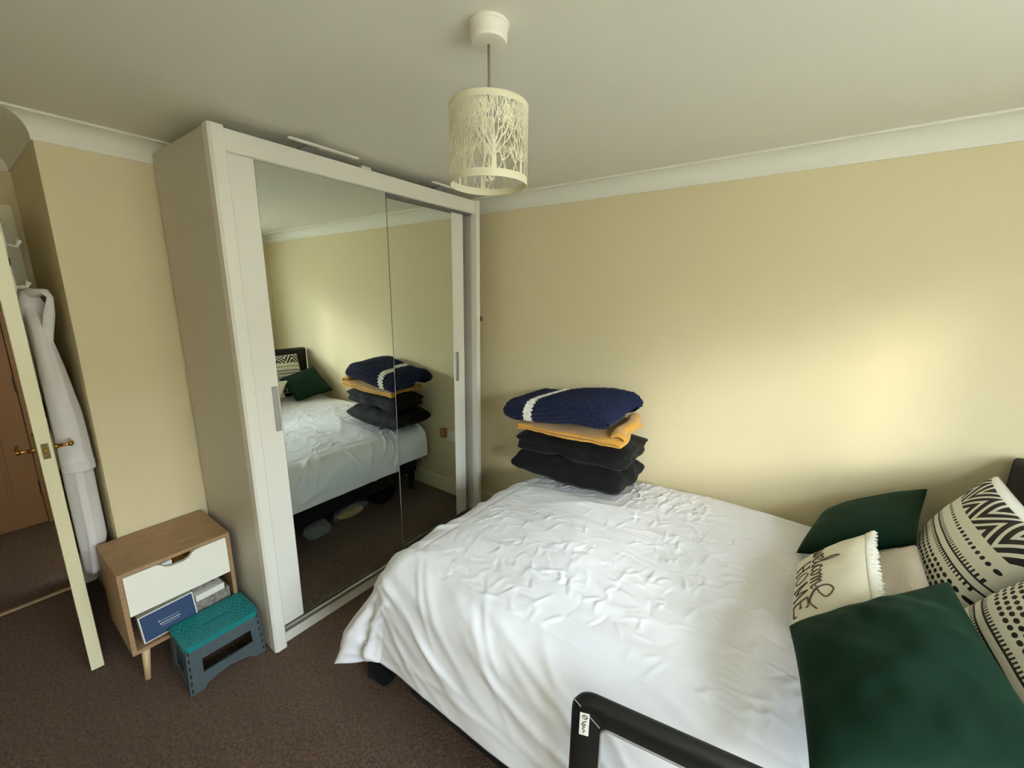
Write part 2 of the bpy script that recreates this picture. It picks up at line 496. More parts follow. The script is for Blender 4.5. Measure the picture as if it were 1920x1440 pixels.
# over-door hook rack and the bathrobe on it
w = thing('over_door_hook', (-0.10, -2.12, 1.70), 'white over-door hook strip at the top of the open door', 'hook')
b = NB()
bx(b, -0.13, -0.09, DY0 - 0.003, DY1 + 0.003, DZ1, DZ1 + 0.003); bx(b, -0.13, -0.09, DY1, DY1 + 0.003, 1.78, DZ1 + 0.003)
bx(b, -0.13, -0.09, DY0 - 0.003, DY0, 1.93, DZ1 + 0.003)
obj('strap', b, 'white_plastic', w)
for zz in (1.86, 1.70):
    b = NB(); bx(b, -0.125, -0.095, DY1, DY1 + 0.006, zz - 0.05, zz + 0.05, 0.002)
    tube(b, [(-0.11, DY1 + 0.006, zz - 0.03), (-0.11, DY1 + 0.03, zz - 0.035), (-0.11, DY1 + 0.042, zz - 0.01)], [0.006, 0.006, 0.008], 8)
    obj('hook', b, 'white_plastic', w, False)

swing(w)
w = thing('bathrobe', (-0.2, -2.09, 0.39), 'white towelling bathrobe hanging on the back of the open door', 'bathrobe')
def robe_sheet(z0, z1, cx, hx, ylo, yhi, nf, amp, seed, nz=60, na=96, lean=0.0):
    """closed hanging cloth: ylo/yhi/cx/hx are functions of z"""
    pts = np.zeros((na, nz, 3))
    for k in range(nz):
        t = k / (nz - 1); z = z0 + (z1 - z0) * t
        lo, hi = ylo(z), yhi(z); cy = (lo + hi) / 2; hy = (hi - lo) / 2
        for i in range(na):
            a = 2 * PI * i / na
            ca, sa = math.cos(a), math.sin(a)
            rr = (abs(ca) ** 2.6 + abs(sa) ** 2.6) ** (-1 / 2.6)
            fold = 1 + amp * math.sin(nf * a + seed + 1.5 * math.sin(2.3 * z + seed)) * (1.15 - 0.6 * t)
            x = cx(z) + hx(z) * ca * rr; y = cy + hy * sa * rr * fold
            pts[i, k] = (x, min(max(y, DY1 + 0.0085), -2.040 + 0.02 * min(1, max(0, (x + 0.08) / 0.08))), z)
    return pts
def lerp(tbl):
    zs = [t[0] for t in tbl]; vs_ = [t[1] for t in tbl]
    return lambda z: float(np.interp(z, zs, vs_))
def close_tube(name, pts, m, parent):
    nu, nv, _ = pts.shape
    me = grid_mesh(name, pts, wrap_u=True)
    bm = bmesh.new(); bm.from_mesh(me)
    bm.verts.ensure_lookup_table()
    for k in (0, nv - 1):
        bm.faces.new([bm.verts[i * nv + k] for i in range(nu)])
    bpy.data.meshes.remove(me)
    return obj(name, bm, m, parent, True)
body = robe_sheet(0.39, 1.60, lerp([(0.39, -0.17), (1.2, -0.17), (1.6, -0.12)]), lerp([(0.39, 0.13), (0.9, 0.145), (1.3, 0.14), (1.5, 0.10), (1.6, 0.03)]),
                  lambda z: DY1 + 0.009, lerp([(0.39, -2.082), (0.55, -2.045), (0.9, -2.045), (1.3, -2.07), (1.5, -2.085), (1.6, -2.10)]), 7, 0.22, 0.6)
close_tube('robe_body', body, 'robe', w)
sl = robe_sheet(0.90, 1.56, lerp([(0.9, -0.085), (1.56, -0.085)]), lerp([(0.9, 0.065), (1.2, 0.068), (1.45, 0.05), (1.56, 0.02)]),
                lambda z: DY1 + 0.012, lerp([(0.9, -2.036), (1.15, -2.045), (1.35, -2.065), (1.5, -2.085), (1.56, -2.10)]), 5, 0.10, 2.2)
close_tube('sleeve', sl, 'robe', w)
cu = robe_sheet(0.885, 0.93, lambda z: -0.085, lambda z: 0.069, lambda z: DY1 + 0.010, lambda z: -2.033, 5, 0.08, 2.2, nz=6)
close_tube('cuff', cu, 'robe', w)
b = NB()
tube(b, [(-0.11, DY1 + 0.03, 1.66), (-0.08, -2.10, 1.645), (-0.05, -2.072, 1.652), (-0.03, -2.062, 1.63), (-0.04, -2.075, 1.56), (-0.06, -2.10, 1.42), (-0.06, -2.12, 1.30)],
     [0.012, 0.026, 0.016, 0.010, 0.018, 0.016, 0.006], 12, flat=0.7)
tube(b, [(-0.11, -2.115, 1.655), (-0.12, -2.115, 1.60), (-0.13, -2.11, 1.50)], [0.02, 0.04, 0.03], 12)
obj('collar', b, 'robe', w, True)
b = NB(); tube(b, [(-0.105, -2.128, 1.675), (-0.118, -2.115, 1.668), (-0.11, -2.11, 1.655)], 0.004, 8); obj('hanging_loop', b, 'robe', w, True)
swing(w)

# ------------------------------------------------------------------ wardrobe
Y1, Y2, XF, HW = -1.662, -0.1576, 0.6446, 2.2537
w = thing('sliding_wardrobe', (0.33, -0.91, 0), 'tall white sliding wardrobe with two mirrored doors', 'wardrobe')
def end_panel(ya, yb, side):
    b = NB(); bx(b, 0.03, XF - 0.05, ya, yb, 0.0, HW - 0.006, 0.001)
    o = obj('end_panel', b, 'wardside', w)
    b = NB()
    if side < 0:
        prism(b, [(XF - 0.05, ya), (XF - 0.008, ya), (XF, ya + 0.010), (XF, yb - 0.003), (XF - 0.003, yb), (XF - 0.05, yb)], 'z', 0.0, HW)
    else:
        prism(b, [(XF - 0.05, ya), (XF - 0.003, ya), (XF, ya + 0.003), (XF, yb - 0.010), (XF - 0.008, yb), (XF - 0.05, yb)], 'z', 0.0, HW)
    obj('front_post', b, 'ward', o)
end_panel(Y1, Y1 + 0.052, -1)
end_panel(Y2 - 0.040, Y2, 1)
YA, YB = Y1 + 0.052, Y2 - 0.040
b = NB(); bx(b, XF - 0.035, XF - 0.012, YA, YB, 2.172, HW - 0.004, 0.002); obj('fascia', b, 'ward', w)
b = NB(); bx(b, 0.03, XF - 0.035, YA, YB, HW - 0.03, HW - 0.008); obj('top_panel', b, 'ward', w)
b = NB(); bx(b, 0.03, 0.04, YA, YB, 0.06, HW - 0.03); obj('back_panel', b, 'inner', w)
b = NB(); bx(b, 0.04, XF - 0.15, YA, YB, 0.06, 0.08); obj('floor_panel', b, 'inner', w)
b = NB(); bx(b, XF - 0.040, XF - 0.028, YA, YB, 0.0, 0.062, 0.002); obj('plinth', b, 'ward', w)
b = NB()
prism(b, [(XF - 0.12, 0.062), (XF - 0.02, 0.062), (XF - 0.02, 0.078), (XF - 0.028, 0.084), (XF - 0.034, 0.084), (XF - 0.036, 0.074), (XF - 0.12, 0.074)], 'y', YA, YB)
obj('bottom_track', b, 'alu', w)
b = NB(); bx(b, XF - 0.14, XF - 0.045, YA, YB, 2.165, 2.19); obj('top_track', b, 'inner', w)
def sliding_door(xf, ya, yb, strip, mir, hy, hz):
    b = NB(); bx(b, xf - 0.026, xf - 0.004, ya, yb, 0.088, 2.178)
    d = obj('door', b, 'inner', w)
    b = NB(); bx(b, xf - 0.004, xf, strip[0], strip[1], 0.088, 2.178, 0.0008); obj('side_strip', b, 'ward', d)
    b = NB(); bx(b, xf - 0.004, xf - 0.0006, mir[0], mir[1], 0.090, 2.176); o = obj('mirror_panel', b, 'mirror', d)
    o['label'] = 'full height mirror'
    b = NB(); bx(b, xf - 0.028, xf + 0.0006, yb - 0.0035, yb + 0.0005, 0.088, 2.178); obj('edge_trim', b, 'inner', d)
    b = NB(); bx(b, xf, xf + 0.010, hy - 0.011, hy + 0.011, hz[0], hz[1], 0.002); o = obj('handle', b, 'alu', d)
    o['label'] = 'slim aluminium handle'
sliding_door(XF - 0.037, YA + 0.001, -0.873, (YA + 0.001, -1.5030), (-1.5015, -0.873), -1.522, (1.055, 1.258))
sliding_door(XF - 0.075, -0.93, -0.245, (-0.352, -0.245), (-0.92, -0.3535), -0.325, (1.085, 1.285))

# two bar lights clipped on top of the wardrobe
def wardrobe_light(yc, L, lab):
    t = thing('wardrobe_light', (0.62, yc, HW), lab, 'light', 'bar lights on top of the wardrobe')
    b = NB(); bx(b, 0.695, 0.713, yc - L / 2, yc + L / 2, 2.257, 2.265, 0.002); obj('light_bar', b, 'white_plastic', t)
    b = NB()
    prism(b, [(0.56, HW - 0.003), (0.634, HW - 0.003), (0.70, 2.258), (0.70, 2.262), (0.62, HW + 0.006), (0.56, HW + 0.003)], 'y', yc - 0.075, yc - 0.025)
    obj('bracket', b, 'inner', t)
wardrobe_light(-1.25, 0.31, 'slim white bar light on the wardrobe top, nearer the door')
wardrobe_light(-0.485, 0.30, 'slim white bar light on the wardrobe top behind the lampshade')
b = NB(); bx(b, 0.585, 0.625, -1.02, -0.965, HW - 0.008, HW + 0.012, 0.005); 
tag(obj('cable_junction', b, 'white_plastic', base=(0.6, -0.99, HW)), 'small white cable box on top of the wardrobe between the bar lights', 'cable box')

# ------------------------------------------------------------------ bedside cabinet and step stool
NX, NY0, NY1, NZ0, NZ1 = 0.3654, -2.088, -1.6903, 0.164, 0.5452
w = thing('bedside_cabinet', (0.19, -1.89, 0), 'oak bedside cabinet with a white drawer and open shelf', 'bedside cabinet')
T = 0.016
b = NB(); bx(b, 0.018, NX, NY0, NY1, NZ1 - T, NZ1, 0.0012); obj('top', b, 'oak', w)
b = NB(); bx(b, 0.018, NX, NY0, NY1, NZ0, NZ0 + T, 0.0012); obj('bottom_board', b, 'oak', w)
for ya, yb in ((NY0, NY0 + T), (NY1 - T, NY1)):
    b = NB(); bx(b, 0.018, NX, ya, yb, NZ0 + T, NZ1 - T, 0.0008); obj('side_panel', b, 'oak', w)
b = NB(); bx(b, 0.018, 0.026, NY0 + T, NY1 - T, NZ0 + T, NZ1 - T); obj('back_panel', b, 'oaklight', w)
b = NB(); bx(b, 0.026, NX - 0.03, NY0 + T, NY1 - T, 0.336, 0.342); obj('shelf', b, 'oaklight', w)
ya, yb, za, zb = NY0 + T + 0.0015, NY1 - T - 0.0015, 0.344, NZ1 - T - 0.004
sc = [(-1.825, zb), (-1.838, zb - 0.008), (-1.852, zb - 0.024), (-1.870, zb - 0.031), (-1.918, zb - 0.031), (-1.936, zb - 0.024), (-1.950, zb - 0.008), (-1.963, zb)]
b = NB(); prism(b, [(ya, za), (yb, za), (yb, zb)] + sc + [(ya, zb)], 'x', NX - 0.018, NX - 0.001)
d = obj('drawer_front', b, 'drawer', w)
b = NB(); bx(b, 0.04, NX - 0.018, ya + 0.01, yb - 0.01, za + 0.004, za + 0.01); bx(b, 0.04, NX - 0.018, ya + 0.01, ya + 0.02, za, zb - 0.02); bx(b, 0.04, NX - 0.018, yb - 0.02, yb - 0.01, za, zb - 0.02)
obj('drawer_box', b, 'oaklight', d)
for (tx, ty, fx, fy) in ((0.305, -2.035, 0.326, -2.052), (0.305, -1.745, 0.326, -1.728), (0.08, -2.035, 0.06, -2.052), (0.08, -1.745, 0.06, -1.728)):
    b = NB(); tube(b, [(tx, ty, NZ0), (fx, fy, 0.0)], [0.0165, 0.0105], 16); obj('leg', b, 'oaklight', w, True)
b = NB(); bx(b, 0.296, 0.314, -2.02, -1.76, NZ0 - 0.026, NZ0, 0.002); obj('leg_rail', b, 'oaklight', w)

def slab(name, c, size, ry, rz, m, label, cat, bev=0.001, extra=None):
    """a small box turned about y (lean) and z"""
    b = NB(); bx(b, -size[0] / 2, size[0] / 2, -size[1] / 2, size[1] / 2, -size[2] / 2, size[2] / 2, bev)
    R = Matrix.Translation(c) @ Matrix.Rotation(rz, 4, 'Z') @ Matrix.Rotation(ry, 4, 'Y')
    bmesh.ops.transform(b, matrix=R, verts=b.verts)
    o = obj(name, b, m, base=tuple(c))
    tag(o, label, cat)
    return o, R
# navy box leaning out of the open shelf
w = thing('gift_box', (0.35, -1.953, 0.19), 'flat navy blue box with white lettering on the cabinet shelf', 'box')
R = Matrix.Translation((0.35, -1.953, 0.2585)) @ Matrix.Rotation(math.radians(-9), 4, 'Y') @ Matrix.Rotation(math.radians(2), 4, 'X')
def rb(name, dims, m, par, bev=0.0):
    b = NB(); bx(b, *dims, bev); bmesh.ops.transform(b, matrix=R, verts=b.verts); return obj(name, b, m, par)
rb('box_body', (-0.03, 0.010, -0.096, 0.096, -0.060, 0.060), 'paper', w, 0.001)
rb('lid_front', (0.010, 0.0112, -0.0915, 0.0915, -0.0555, 0.0555), 'blue', w)
b = NB()
for k in range(9):
    y0 = -0.034 + k * 0.0082
    bx(b, 0.0112, 0.0116, y0, y0 + 0.0042, -0.012, -0.0065)
for k in range(24):
    y0 = -0.036 + k * 0.003; zz = 0.0035 + 0.002 * math.sin(k * 1.9)
    bx(b, 0.0112, 0.0115, y0, y0 + 0.0026, zz - 0.0007, zz + 0.0007)
bx(b, 0.0112, 0.0116, -0.036, -0.0345, -0.001, 0.011); bx(b, 0.0112, 0.0115, -0.030, 0.034, -0.0195, -0.0185)
bmesh.ops.transform(b, matrix=R, verts=b.verts); obj('lettering', b, 'paper', w)
slab('magazine', Vector((0.26, -1.80, 0.283)), (0.20, 0.115, 0.030), 0.0, 0.05, 'paper', 'pale stack of papers beside the navy box in the cabinet', 'papers')
slab('storage_box', Vector((0.25, -1.79, 0.224)), (0.21, 0.14, 0.086), 0.0, 0.02, 'greycard', 'grey box under the papers in the cabinet', 'box')
slab('photo_card', Vector((0.255, -1.80, 0.314)), (0.16, 0.09, 0.022), 0.0, -0.12, 'greycard', 'mottled grey packet on top of the papers', 'packet')
slab('paper_packet', Vector((0.345 - 0.06, -1.935, 0.482)), (0.10, 0.05, 0.05), 0.0, 0.1, 'paper', 'white packet showing through the drawer cut-out', 'packet')
slab('leaflet', Vector((0.345 - 0.06, -1.865, 0.470)), (0.10, 0.06, 0.04), 0.0, -0.1, 'brownplug', 'brown packet inside the drawer', 'packet')

# folding step stool
SX0, SX1, SY0, SY1, SZ = 0.372, 0.572, -1.968, -1.684, 0.222
w = thing('step_stool', (0.47, -1.826, 0), 'grey plastic folding step stool with a teal top', 'step stool')
def rrect(x0, x1, y0, y1, r, n=5):
    P = []
    for cx, cy, a0 in ((x1 - r, y1 - r, 0), (x0 + r, y1 - r, 90), (x0 + r, y0 + r, 180), (x1 - r, y0 + r, 270)):
        for k in range(n + 1):
            a = math.radians(a0 + 90 * k / n); P.append((cx + r * math.cos(a), cy + r * math.sin(a)))
    return P
cxm, cym = (SX0 + SX1) / 2, (SY0 + SY1) / 2
b = NB()
slot_o = rrect(cxm - 0.010, cxm + 0.010, cym - 0.055, cym + 0.055, 0.008)
frame_prism(b, rrect(SX0, SX1, SY0, SY1, 0.022), rrect(cxm - 0.0045, cxm + 0.0045, cym - 0.05, cym + 0.05, 0.004), 'z', SZ - 0.012, SZ)
frame_prism(b, rrect(SX0, SX1, SY0, SY1, 0.022), rrect(SX0 + 0.004, SX1 - 0.004, SY0 + 0.004, SY1 - 0.004, 0.02), 'z', SZ - 0.026, SZ - 0.012)
top = obj('top', b, 'teal', w)
top['label'] = 'teal grip top with a carrying slot'
b = NB()
for i in range(9):
    for j in range(13):
        x = SX0 + 0.02 + i * 0.02; y = SY0 + 0.022 + j * 0.02 + (0.01 if i % 2 else 0)
        if y > SY1 - 0.02 or (abs(x - cxm) < 0.012 and abs(y - cym) < 0.06): continue
        bx(b, x - 0.002, x + 0.002, y - 0.006, y + 0.006, SZ, SZ + 0.0028)
obj('grip_pattern', b, 'teal', top)['kind'] = 'stuff'
def quad_panel(b, corners, th, inner=None):
    """planar-ish panel from 2D outline in (y,z) mapped to slanted x; corners is a function (p,q)->xyz, th thickness vector"""
    pass
def front_pts(y, z, back=False):
    s = (SZ - z) / SZ
    x = SX1 - 0.006 + 0.016 * s if not back else SX0 + 0.006 - 0.016 * s
    yy = cym + (y - cym) * (1 + 0.07 * s)
    return Vector((x, yy, z))
def stool_face(back):
    outer = [(SY0 + 0.006, 0.0), (SY0 + 0.050, 0.0), (SY0 + 0.062, 0.016), (SY0 + 0.10, 0.030), (cym, 0.036), (SY1 - 0.10, 0.030), (SY1 - 0.062, 0.016), (SY1 - 0.050, 0.0),
             (SY1 - 0.006, 0.0), (SY1 - 0.006, SZ - 0.012), (cym, SZ - 0.012), (SY0 + 0.006, SZ - 0.012)]
    c0, c1, z0, z1 = SY0 + 0.055, SY1 - 0.045, 0.076, 0.140
    inner = [(c0, z0), (c0 + 0.02, z0), (c0 + 0.05, z0), (c0 + 0.08, z0), (cym, z0), (c1 - 0.08, z0), (c1 - 0.05, z0), (c1 - 0.02, z0), (c1, z0), (c1, z1), (cym, z1), (c0, z1)]
    b = NB(); s = -1 if not back else 1
    rings = []
    for dx in (0, s * 0.008):
        for poly in (outer, inner):
            rings.append([b.verts.new(front_pts(y, z, back) + Vector((dx, 0, 0))) for y, z in poly])
    O0, I0, O1, I1 = rings; n = len(outer)
    for i in range(n):
        j = (i + 1) % n
        b.faces.new((O0[i], O0[j], I0[j], I0[i])); b.faces.new((O1[j], O1[i], I1[i], I1[j]))
        b.faces.new((O0[j], O0[i], O1[i], O1[j])); b.faces.new((I0[i], I0[j], I1[j], I1[i]))
    return obj('leg_panel', b, 'grey_plastic', w)
fp = stool_face(False); stool_face(True)
for ys, sg in ((SY0, -1), (SY1, 1)):
    b = NB()
    def SP(x, z, d=0.0):
        s = (SZ - z) / SZ
        return Vector((cxm + (x - cxm) * (1 + 0.13 * s), cym + (ys - sg * 0.004 - cym) * (1 + 0.075 * s) - sg * d, z))
    outer = [(SX0 + 0.004, 0), (SX0 + 0.035, 0), (SX0 + 0.06, 0.03), (cxm, 0.045), (SX1 - 0.06, 0.03), (SX1 - 0.035, 0), (SX1 - 0.004, 0), (SX1 - 0.004, SZ - 0.014), (cxm, SZ - 0.014), (SX0 + 0.004, SZ - 0.014)]
    inner = [(cxm - 0.05, 0.075), (cxm - 0.04, 0.07), (cxm - 0.02, 0.068), (cxm, 0.066), (cxm + 0.02, 0.068), (cxm + 0.04, 0.07), (cxm + 0.05, 0.075), (cxm + 0.045, 0.17), (cxm, 0.18), (cxm - 0.045, 0.17)]
    rings = [[b.verts.new(SP(x, z, d)) for x, z in poly] for d in (0, 0.006) for poly in (outer, inner)]
    O0, I0, O1, I1 = rings; n = len(outer)
    for i in range(n):
        j = (i + 1) % n
        b.faces.new((O0[i], O0[j], I0[j], I0[i])); b.faces.new((O1[j], O1[i], I1[i], I1[j]))
        b.faces.new((O0[j], O0[i], O1[i], O1[j])); b.faces.new((I0[i], I0[j], I1[j], I1[i]))
    obj('side_panel', b, 'grey_plastic', w)
for k in range(6):
    z0 = 0.012 + k * 0.034
    for ys, sg in ((SY0 + 0.012, 1), (SY1 - 0.012, -1)):
        b = NB(); p = front_pts(ys, z0); q = front_pts(ys, z0 + 0.018)
        bx(b, p.x - 0.002, q.x + 0.0022, p.y - 0.003, p.y + 0.003, z0, z0 + 0.018)
        obj('hinge_slot', b, 'dark', fp)
for k in range(6):
    b = NB(); y0 = SY0 + 0.03 + k * 0.042
    bx(b, SX1 - 0.001, SX1 + 0.002, y0, y0 + 0.026, SZ - 0.014, SZ - 0.004)
    obj('hinge_knuckle', b, 'teal', top)

# ------------------------------------------------------------------ bed
BX0, BX1, BY0, BY1 = 1.21, 3.165, -1.42, -0.07
w = thing('bed', (2.2, -0.75, 0), 'black double bed frame with charcoal headboard along the far wall', 'bed')
b = NB(); bx(b, BX0 + 0.05, BX1, BY0 + 0.01, BY1 - 0.045, 0.165, 0.34, 0.012); obj('base', b, 'black_bed', w)
b = NB(); bx(b, BX0 + 0.12, 2.35, BY0 - 0.018, BY0 + 0.009, 0.03, 0.33, 0.006); obj('under_bed_shade', b, 'black_bed', w)  # dark strip standing in for the shade on the carpet under the bed
b = NB(); bx(b, BX0 + 0.035, BX1 - 0.005, BY0 + 0.04, BY1 - 0.02, 0.342, 0.550, 0.06, 4); obj('mattress', b, 'mattress', w)
for x in (BX0 + 0.09, 2.2, BX1 - 0.1):
    for y in (BY0 + 0.07, BY1 - 0.08):
        b = NB(); tube(b, [(x, y, 0.166), (x, y, 0.0)], [0.032, 0.026], 14); obj('leg', b, 'black_bed', w, True)
b = NB(); bx(b, BX1 + 0.002, BX1 + 0.075, BY0 - 0.03, -0.03, 0.12, 1.085, 0.018, 3); obj('headboard', b, 'headboard', w)

# ---- duvet: one draped sheet
def build_duvet():
    Lf, Ls, Lw = 0.350, 0.455, 0.17        # overhang at the foot, near side and wall side
    x0, y0, y1 = 1.275, -1.350, -0.095       # edges the cloth rolls over
    step = 0.0058
    s = np.arange(x0 - Lf, 2.93, step)
    t = np.arange(y0 - Ls, y1 + Lw, step)
    S, Tt = np.meshgrid(s, t, indexing='ij')
    a = np.maximum(x0 - S, 0.0)
    bn = np.maximum(y0 - Tt, 0.0); bw = np.maximum(Tt - y1, 0.0)
    bb = bn + bw
    sgn = np.where(bw > 0, 1.0, -1.0)
    r = np.hypot(a, bb)
    th = np.arctan2(bb, np.maximum(a, 1e-9)); th = np.where(r < 1e-9, 0.0, th)
    Rr = np.where(bw > 0, 0.045, 0.135)
    flare_f, flare_s, flare_c = math.radians(2), math.radians(11), math.radians(28)
    fl = flare_f + (flare_s - flare_f) * np.sin(th) ** 2
    fl = fl + np.where(bw > 0, -math.radians(8) * np.sin(th) ** 2, (flare_c - 0.12) * np.sin(2 * th) ** 2)
    # folds radiating from the near corner
    rg_ = np.clip(r / 0.38, 0, 1) ** 1.5
    fl = fl + rg_ * np.where(bw > 0, 0, 0.10 * np.sin(2 * th) * np.sin(9.5 * th + 0.4) + 0.05 * np.sin(2 * th) * np.sin(21 * th))
    arc = Rr * (PI / 2 - fl)
    ang = np.minimum(r, arc) / Rr
    rest = np.maximum(r - arc, 0.0)
    out = Rr * np.sin(ang) + rest * np.sin(fl)
    down = Rr * (1 - np.cos(ang)) + rest * np.cos(fl)
    cx = np.minimum(np.maximum(S, x0), 9); cy = np.clip(Tt, y0, y1)
    X = cx - out * np.cos(th); Y = cy + sgn * out * np.sin(th)
    Z = 0.612 - down
    # puffiness of the filling
    lowP = np.stack([S.ravel(), Tt.ravel(), np.zeros(S.size)], 1)
    n1 = vnoise(lowP[::1], 2.6, 3.1).reshape(S.shape)
    n2 = vnoise(lowP, 6.0, 9.7).reshape(S.shape)
    n3 = vnoise(lowP * np.array([1, 1, 1]), 22.0, 1.3).reshape(S.shape)
    edge = np.clip(np.minimum.reduce([S - x0, Tt - y0, y1 - Tt]) / 0.45, 0, 1)
    H = 0.030 * np.sqrt(edge) + 0.012 * n1 + 0.004 * n2 + 0.0010 * n3
    # creases: short curved ridges
    C = np.zeros_like(S)
    def crease(px, py, ang_, L, amp, wd, curve=0.0):
        reach = L / 2 + 3 * wd
        i0, i1 = np.searchsorted(s, [px - reach, px + reach]); j0, j1 = np.searchsorted(t, [py - reach, py + reach])
        if i1 <= i0 or j1 <= j0: return
        dx = S[i0:i1, j0:j1] - px; dy = Tt[i0:i1, j0:j1] - py
        u = dx * math.cos(ang_) + dy * math.sin(ang_); v = -dx * math.sin(ang_) + dy * math.cos(ang_)
        v = v - curve * u * u
        C[i0:i1, j0:j1] += amp * np.exp(-(v / wd) ** 2) * np.clip(1 - (2 * u / L) ** 2, 0, 1)
    R_ = random.Random(5)
    for k in range(1000):
        px = R_.uniform(1.30, 2.65); py = R_.uniform(-1.36, -0.14)
        g = mnoise.noise((px * 2.1, py * 2.1, 5.0))
        if g < -0.12 and R_.random() < 0.75: continue
        base = 2.2 * mnoise.noise((px * 1.5, py * 1.5, 2.0)) + R_.choice([0.2, 1.1, 2.0]) + R_.gauss(0, 0.45)
        crease(px, py, base, R_.uniform(0.04, 0.12), R_.choice([1, 1, -0.6]) * R_.uniform(0.0014, 0.0040), R_.uniform(0.0050, 0.0075), R_.uniform(-5, 5))
    for k in range(120):       # gathers beside the pile of bedding
        px = R_.uniform(1.78, 2.2); py = R_.uniform(-0.42, -0.08)
        crease(px, py, R_.gauss(1.45, 0.3), R_.uniform(0.05, 0.14), R_.uniform(0.0016, 0.0036), R_.uniform(0.0055, 0.008), R_.uniform(-4, 4))
    # long soft folds across the top and sweeping down the near side
    for k in range(26):
        px = R_.uniform(1.4, 2.7); py = R_.uniform(-1.3, -0.2)
        crease(px, py, R_.gauss(0.05, 0.35), R_.uniform(0.4, 0.9), R_.uniform(0.002, 0.004), R_.uniform(0.02, 0.04), R_.uniform(-.4, .4))
    for k in range(44):
        px = R_.uniform(1.15, 2.75); py = R_.uniform(-1.80, -1.42)
        crease(px, py, R_.gauss(-0.42, 0.22), R_.uniform(0.3, 0.8), R_.uniform(0.002, 0.006), R_.uniform(0.010, 0.024), R_.uniform(-0.5, 0.5))
    for k in range(40):
        px = R_.uniform(0.94, 1.25); py = R_.uniform(-1.75, -0.3)
        crease(px, py, R_.gauss(0.3, 0.5), R_.uniform(0.1, 0.3), R_.uniform(0.003, 0.009), R_.uniform(0.010, 0.02), R_.uniform(-2, 2))
    # the pile presses the filling down
    press = 0.046 * np.exp(-((S - 1.46) / 0.36) ** 4 - ((Tt + 0.27) / 0.24) ** 4)
    # rise under the cushions at the head by the wall
    H = H + C - press
    P = np.stack([X, Y, Z], -1)
    du = np.gradient(P, axis=0); dv = np.gradient(P, axis=1)
    N = np.cross(du, dv); N /= np.linalg.norm(N, axis=-1, keepdims=True) + 1e-12
    N = np.where((N[..., 2:3] < -0.05), -N, N)
    topm = (r < 1e-9)[..., None]
    N = np.where(topm & (N[..., 2:3] < 0), -N, N)
    P = P + N * H[..., None]
    # keep the wall side clear of the wall, nothing below the carpet
    P[..., 1] = np.minimum(P[..., 1], -0.022)
    P[..., 2] = np.maximum(P[..., 2], 0.012)
    # the bed guard holds the near side in
    gy = -1.572 + 0.11 * (P[..., 0] - 2.118) + 0.026
    k = np.clip((P[..., 0] - 1.95) / 0.2, 0, 1); k = k * k * (3 - 2 * k)
    P[..., 1] = np.where(P[..., 1] < gy, P[..., 1] * (1 - k) + np.maximum(P[..., 1], gy) * k, P[..., 1])
    me = grid_mesh('duvet', P)
    o = link('duvet', me, 'duvet', None, True, base=(2.1, -0.75, 0.56))
    md = o.modifiers.new('thickness', 'SOLIDIFY'); md.thickness = 0.012; md.offset = -1
    tag(o, 'crumpled white duvet spread over the whole bed', 'duvet')
    return o
build_duvet()

# ---- cushions
def cushion_pts(cs, thick, n=44, pinch=0.07, power=0.42, seed=0.0, wr=0.004, wscale=9.0, bend=0.0, skew=0.0):
    p00, p10, p11, p01 = [np.array(p, float) for p in cs]
    u = np.sin(np.linspace(-1, 1, n) * PI / 2) * 0.55 + np.linspace(-1, 1, n) * 0.45
    U, V = np.meshgrid(u, u, indexing='ij')
    ue = U * (1 - pinch * (1 - V * V)); ve = V * (1 - pinch * (1 - U * U))
    a = ((ue + 1) / 2)[..., None]; b_ = ((ve + 1) / 2)[..., None]
    P = p00 * (1 - a) * (1 - b_) + p10 * a * (1 - b_) + p11 * a * b_ + p01 * (1 - a) * b_
    N = np.cross((p10 + p11 - p00 - p01), (p01 + p11 - p00 - p10)); N /= np.linalg.norm(N)
    h = np.clip((1 - U * U) * (1 - V * V), 0, 1) ** power
    P = P + N * (bend * (1 - (U * U + V * V) / 2))[..., None]
    surf = []
    for sg in (1, -1):
        Q = P + N * (sg * thick / 2 * h)[..., None]
        fl = Q.reshape(-1, 3)
        w_ = (vnoise(fl, wscale, seed + sg) + 0.5 * vnoise(fl, wscale * 2.6, seed + 4 * sg)).reshape(U.shape)
        Q = Q + N * (sg * wr * w_ * np.minimum(1, h * 1.6))[..., None]
        surf.append(Q)
    return surf, U, V, N

def cushion_mesh(name, surf, U, V):
    top, bot = surf
    n = U.shape[0]
    UV = np.stack([(U + 1) / 2, (V + 1) / 2], -1)
    vt = top.reshape(-1, 3); vb = bot.reshape(-1, 3)
    idx = np.arange(n * n).reshape(n, n)
    q = np.stack([idx[:-1, :-1], idx[1:, :-1], idx[1:, 1:], idx[:-1, 1:]], -1).reshape(-1, 4)
    # bottom shares the boundary of the top
    bi = idx + n * n
    edge = np.zeros((n, n), bool); edge[0] = edge[-1] = True; edge[:, 0] = edge[:, -1] = True
    bi = np.where(edge, idx, bi)
    q2 = np.stack([bi[:-1, :-1], bi[:-1, 1:], bi[1:, 1:], bi[1:, :-1]], -1).reshape(-1, 4)
    v = np.vstack([vt, vb]); uv = np.vstack([UV.reshape(-1, 2), UV.reshape(-1, 2)])
    me = array_mesh(name, v, np.vstack([q, q2]), uv)
    bm = bmesh.new(); bm.from_mesh(me)
    loose = [x for x in bm.verts if not x.link_faces]
    bmesh.ops.delete(bm, geom=loose, context='VERTS'); bm.to_mesh(me); bm.free()
    return me

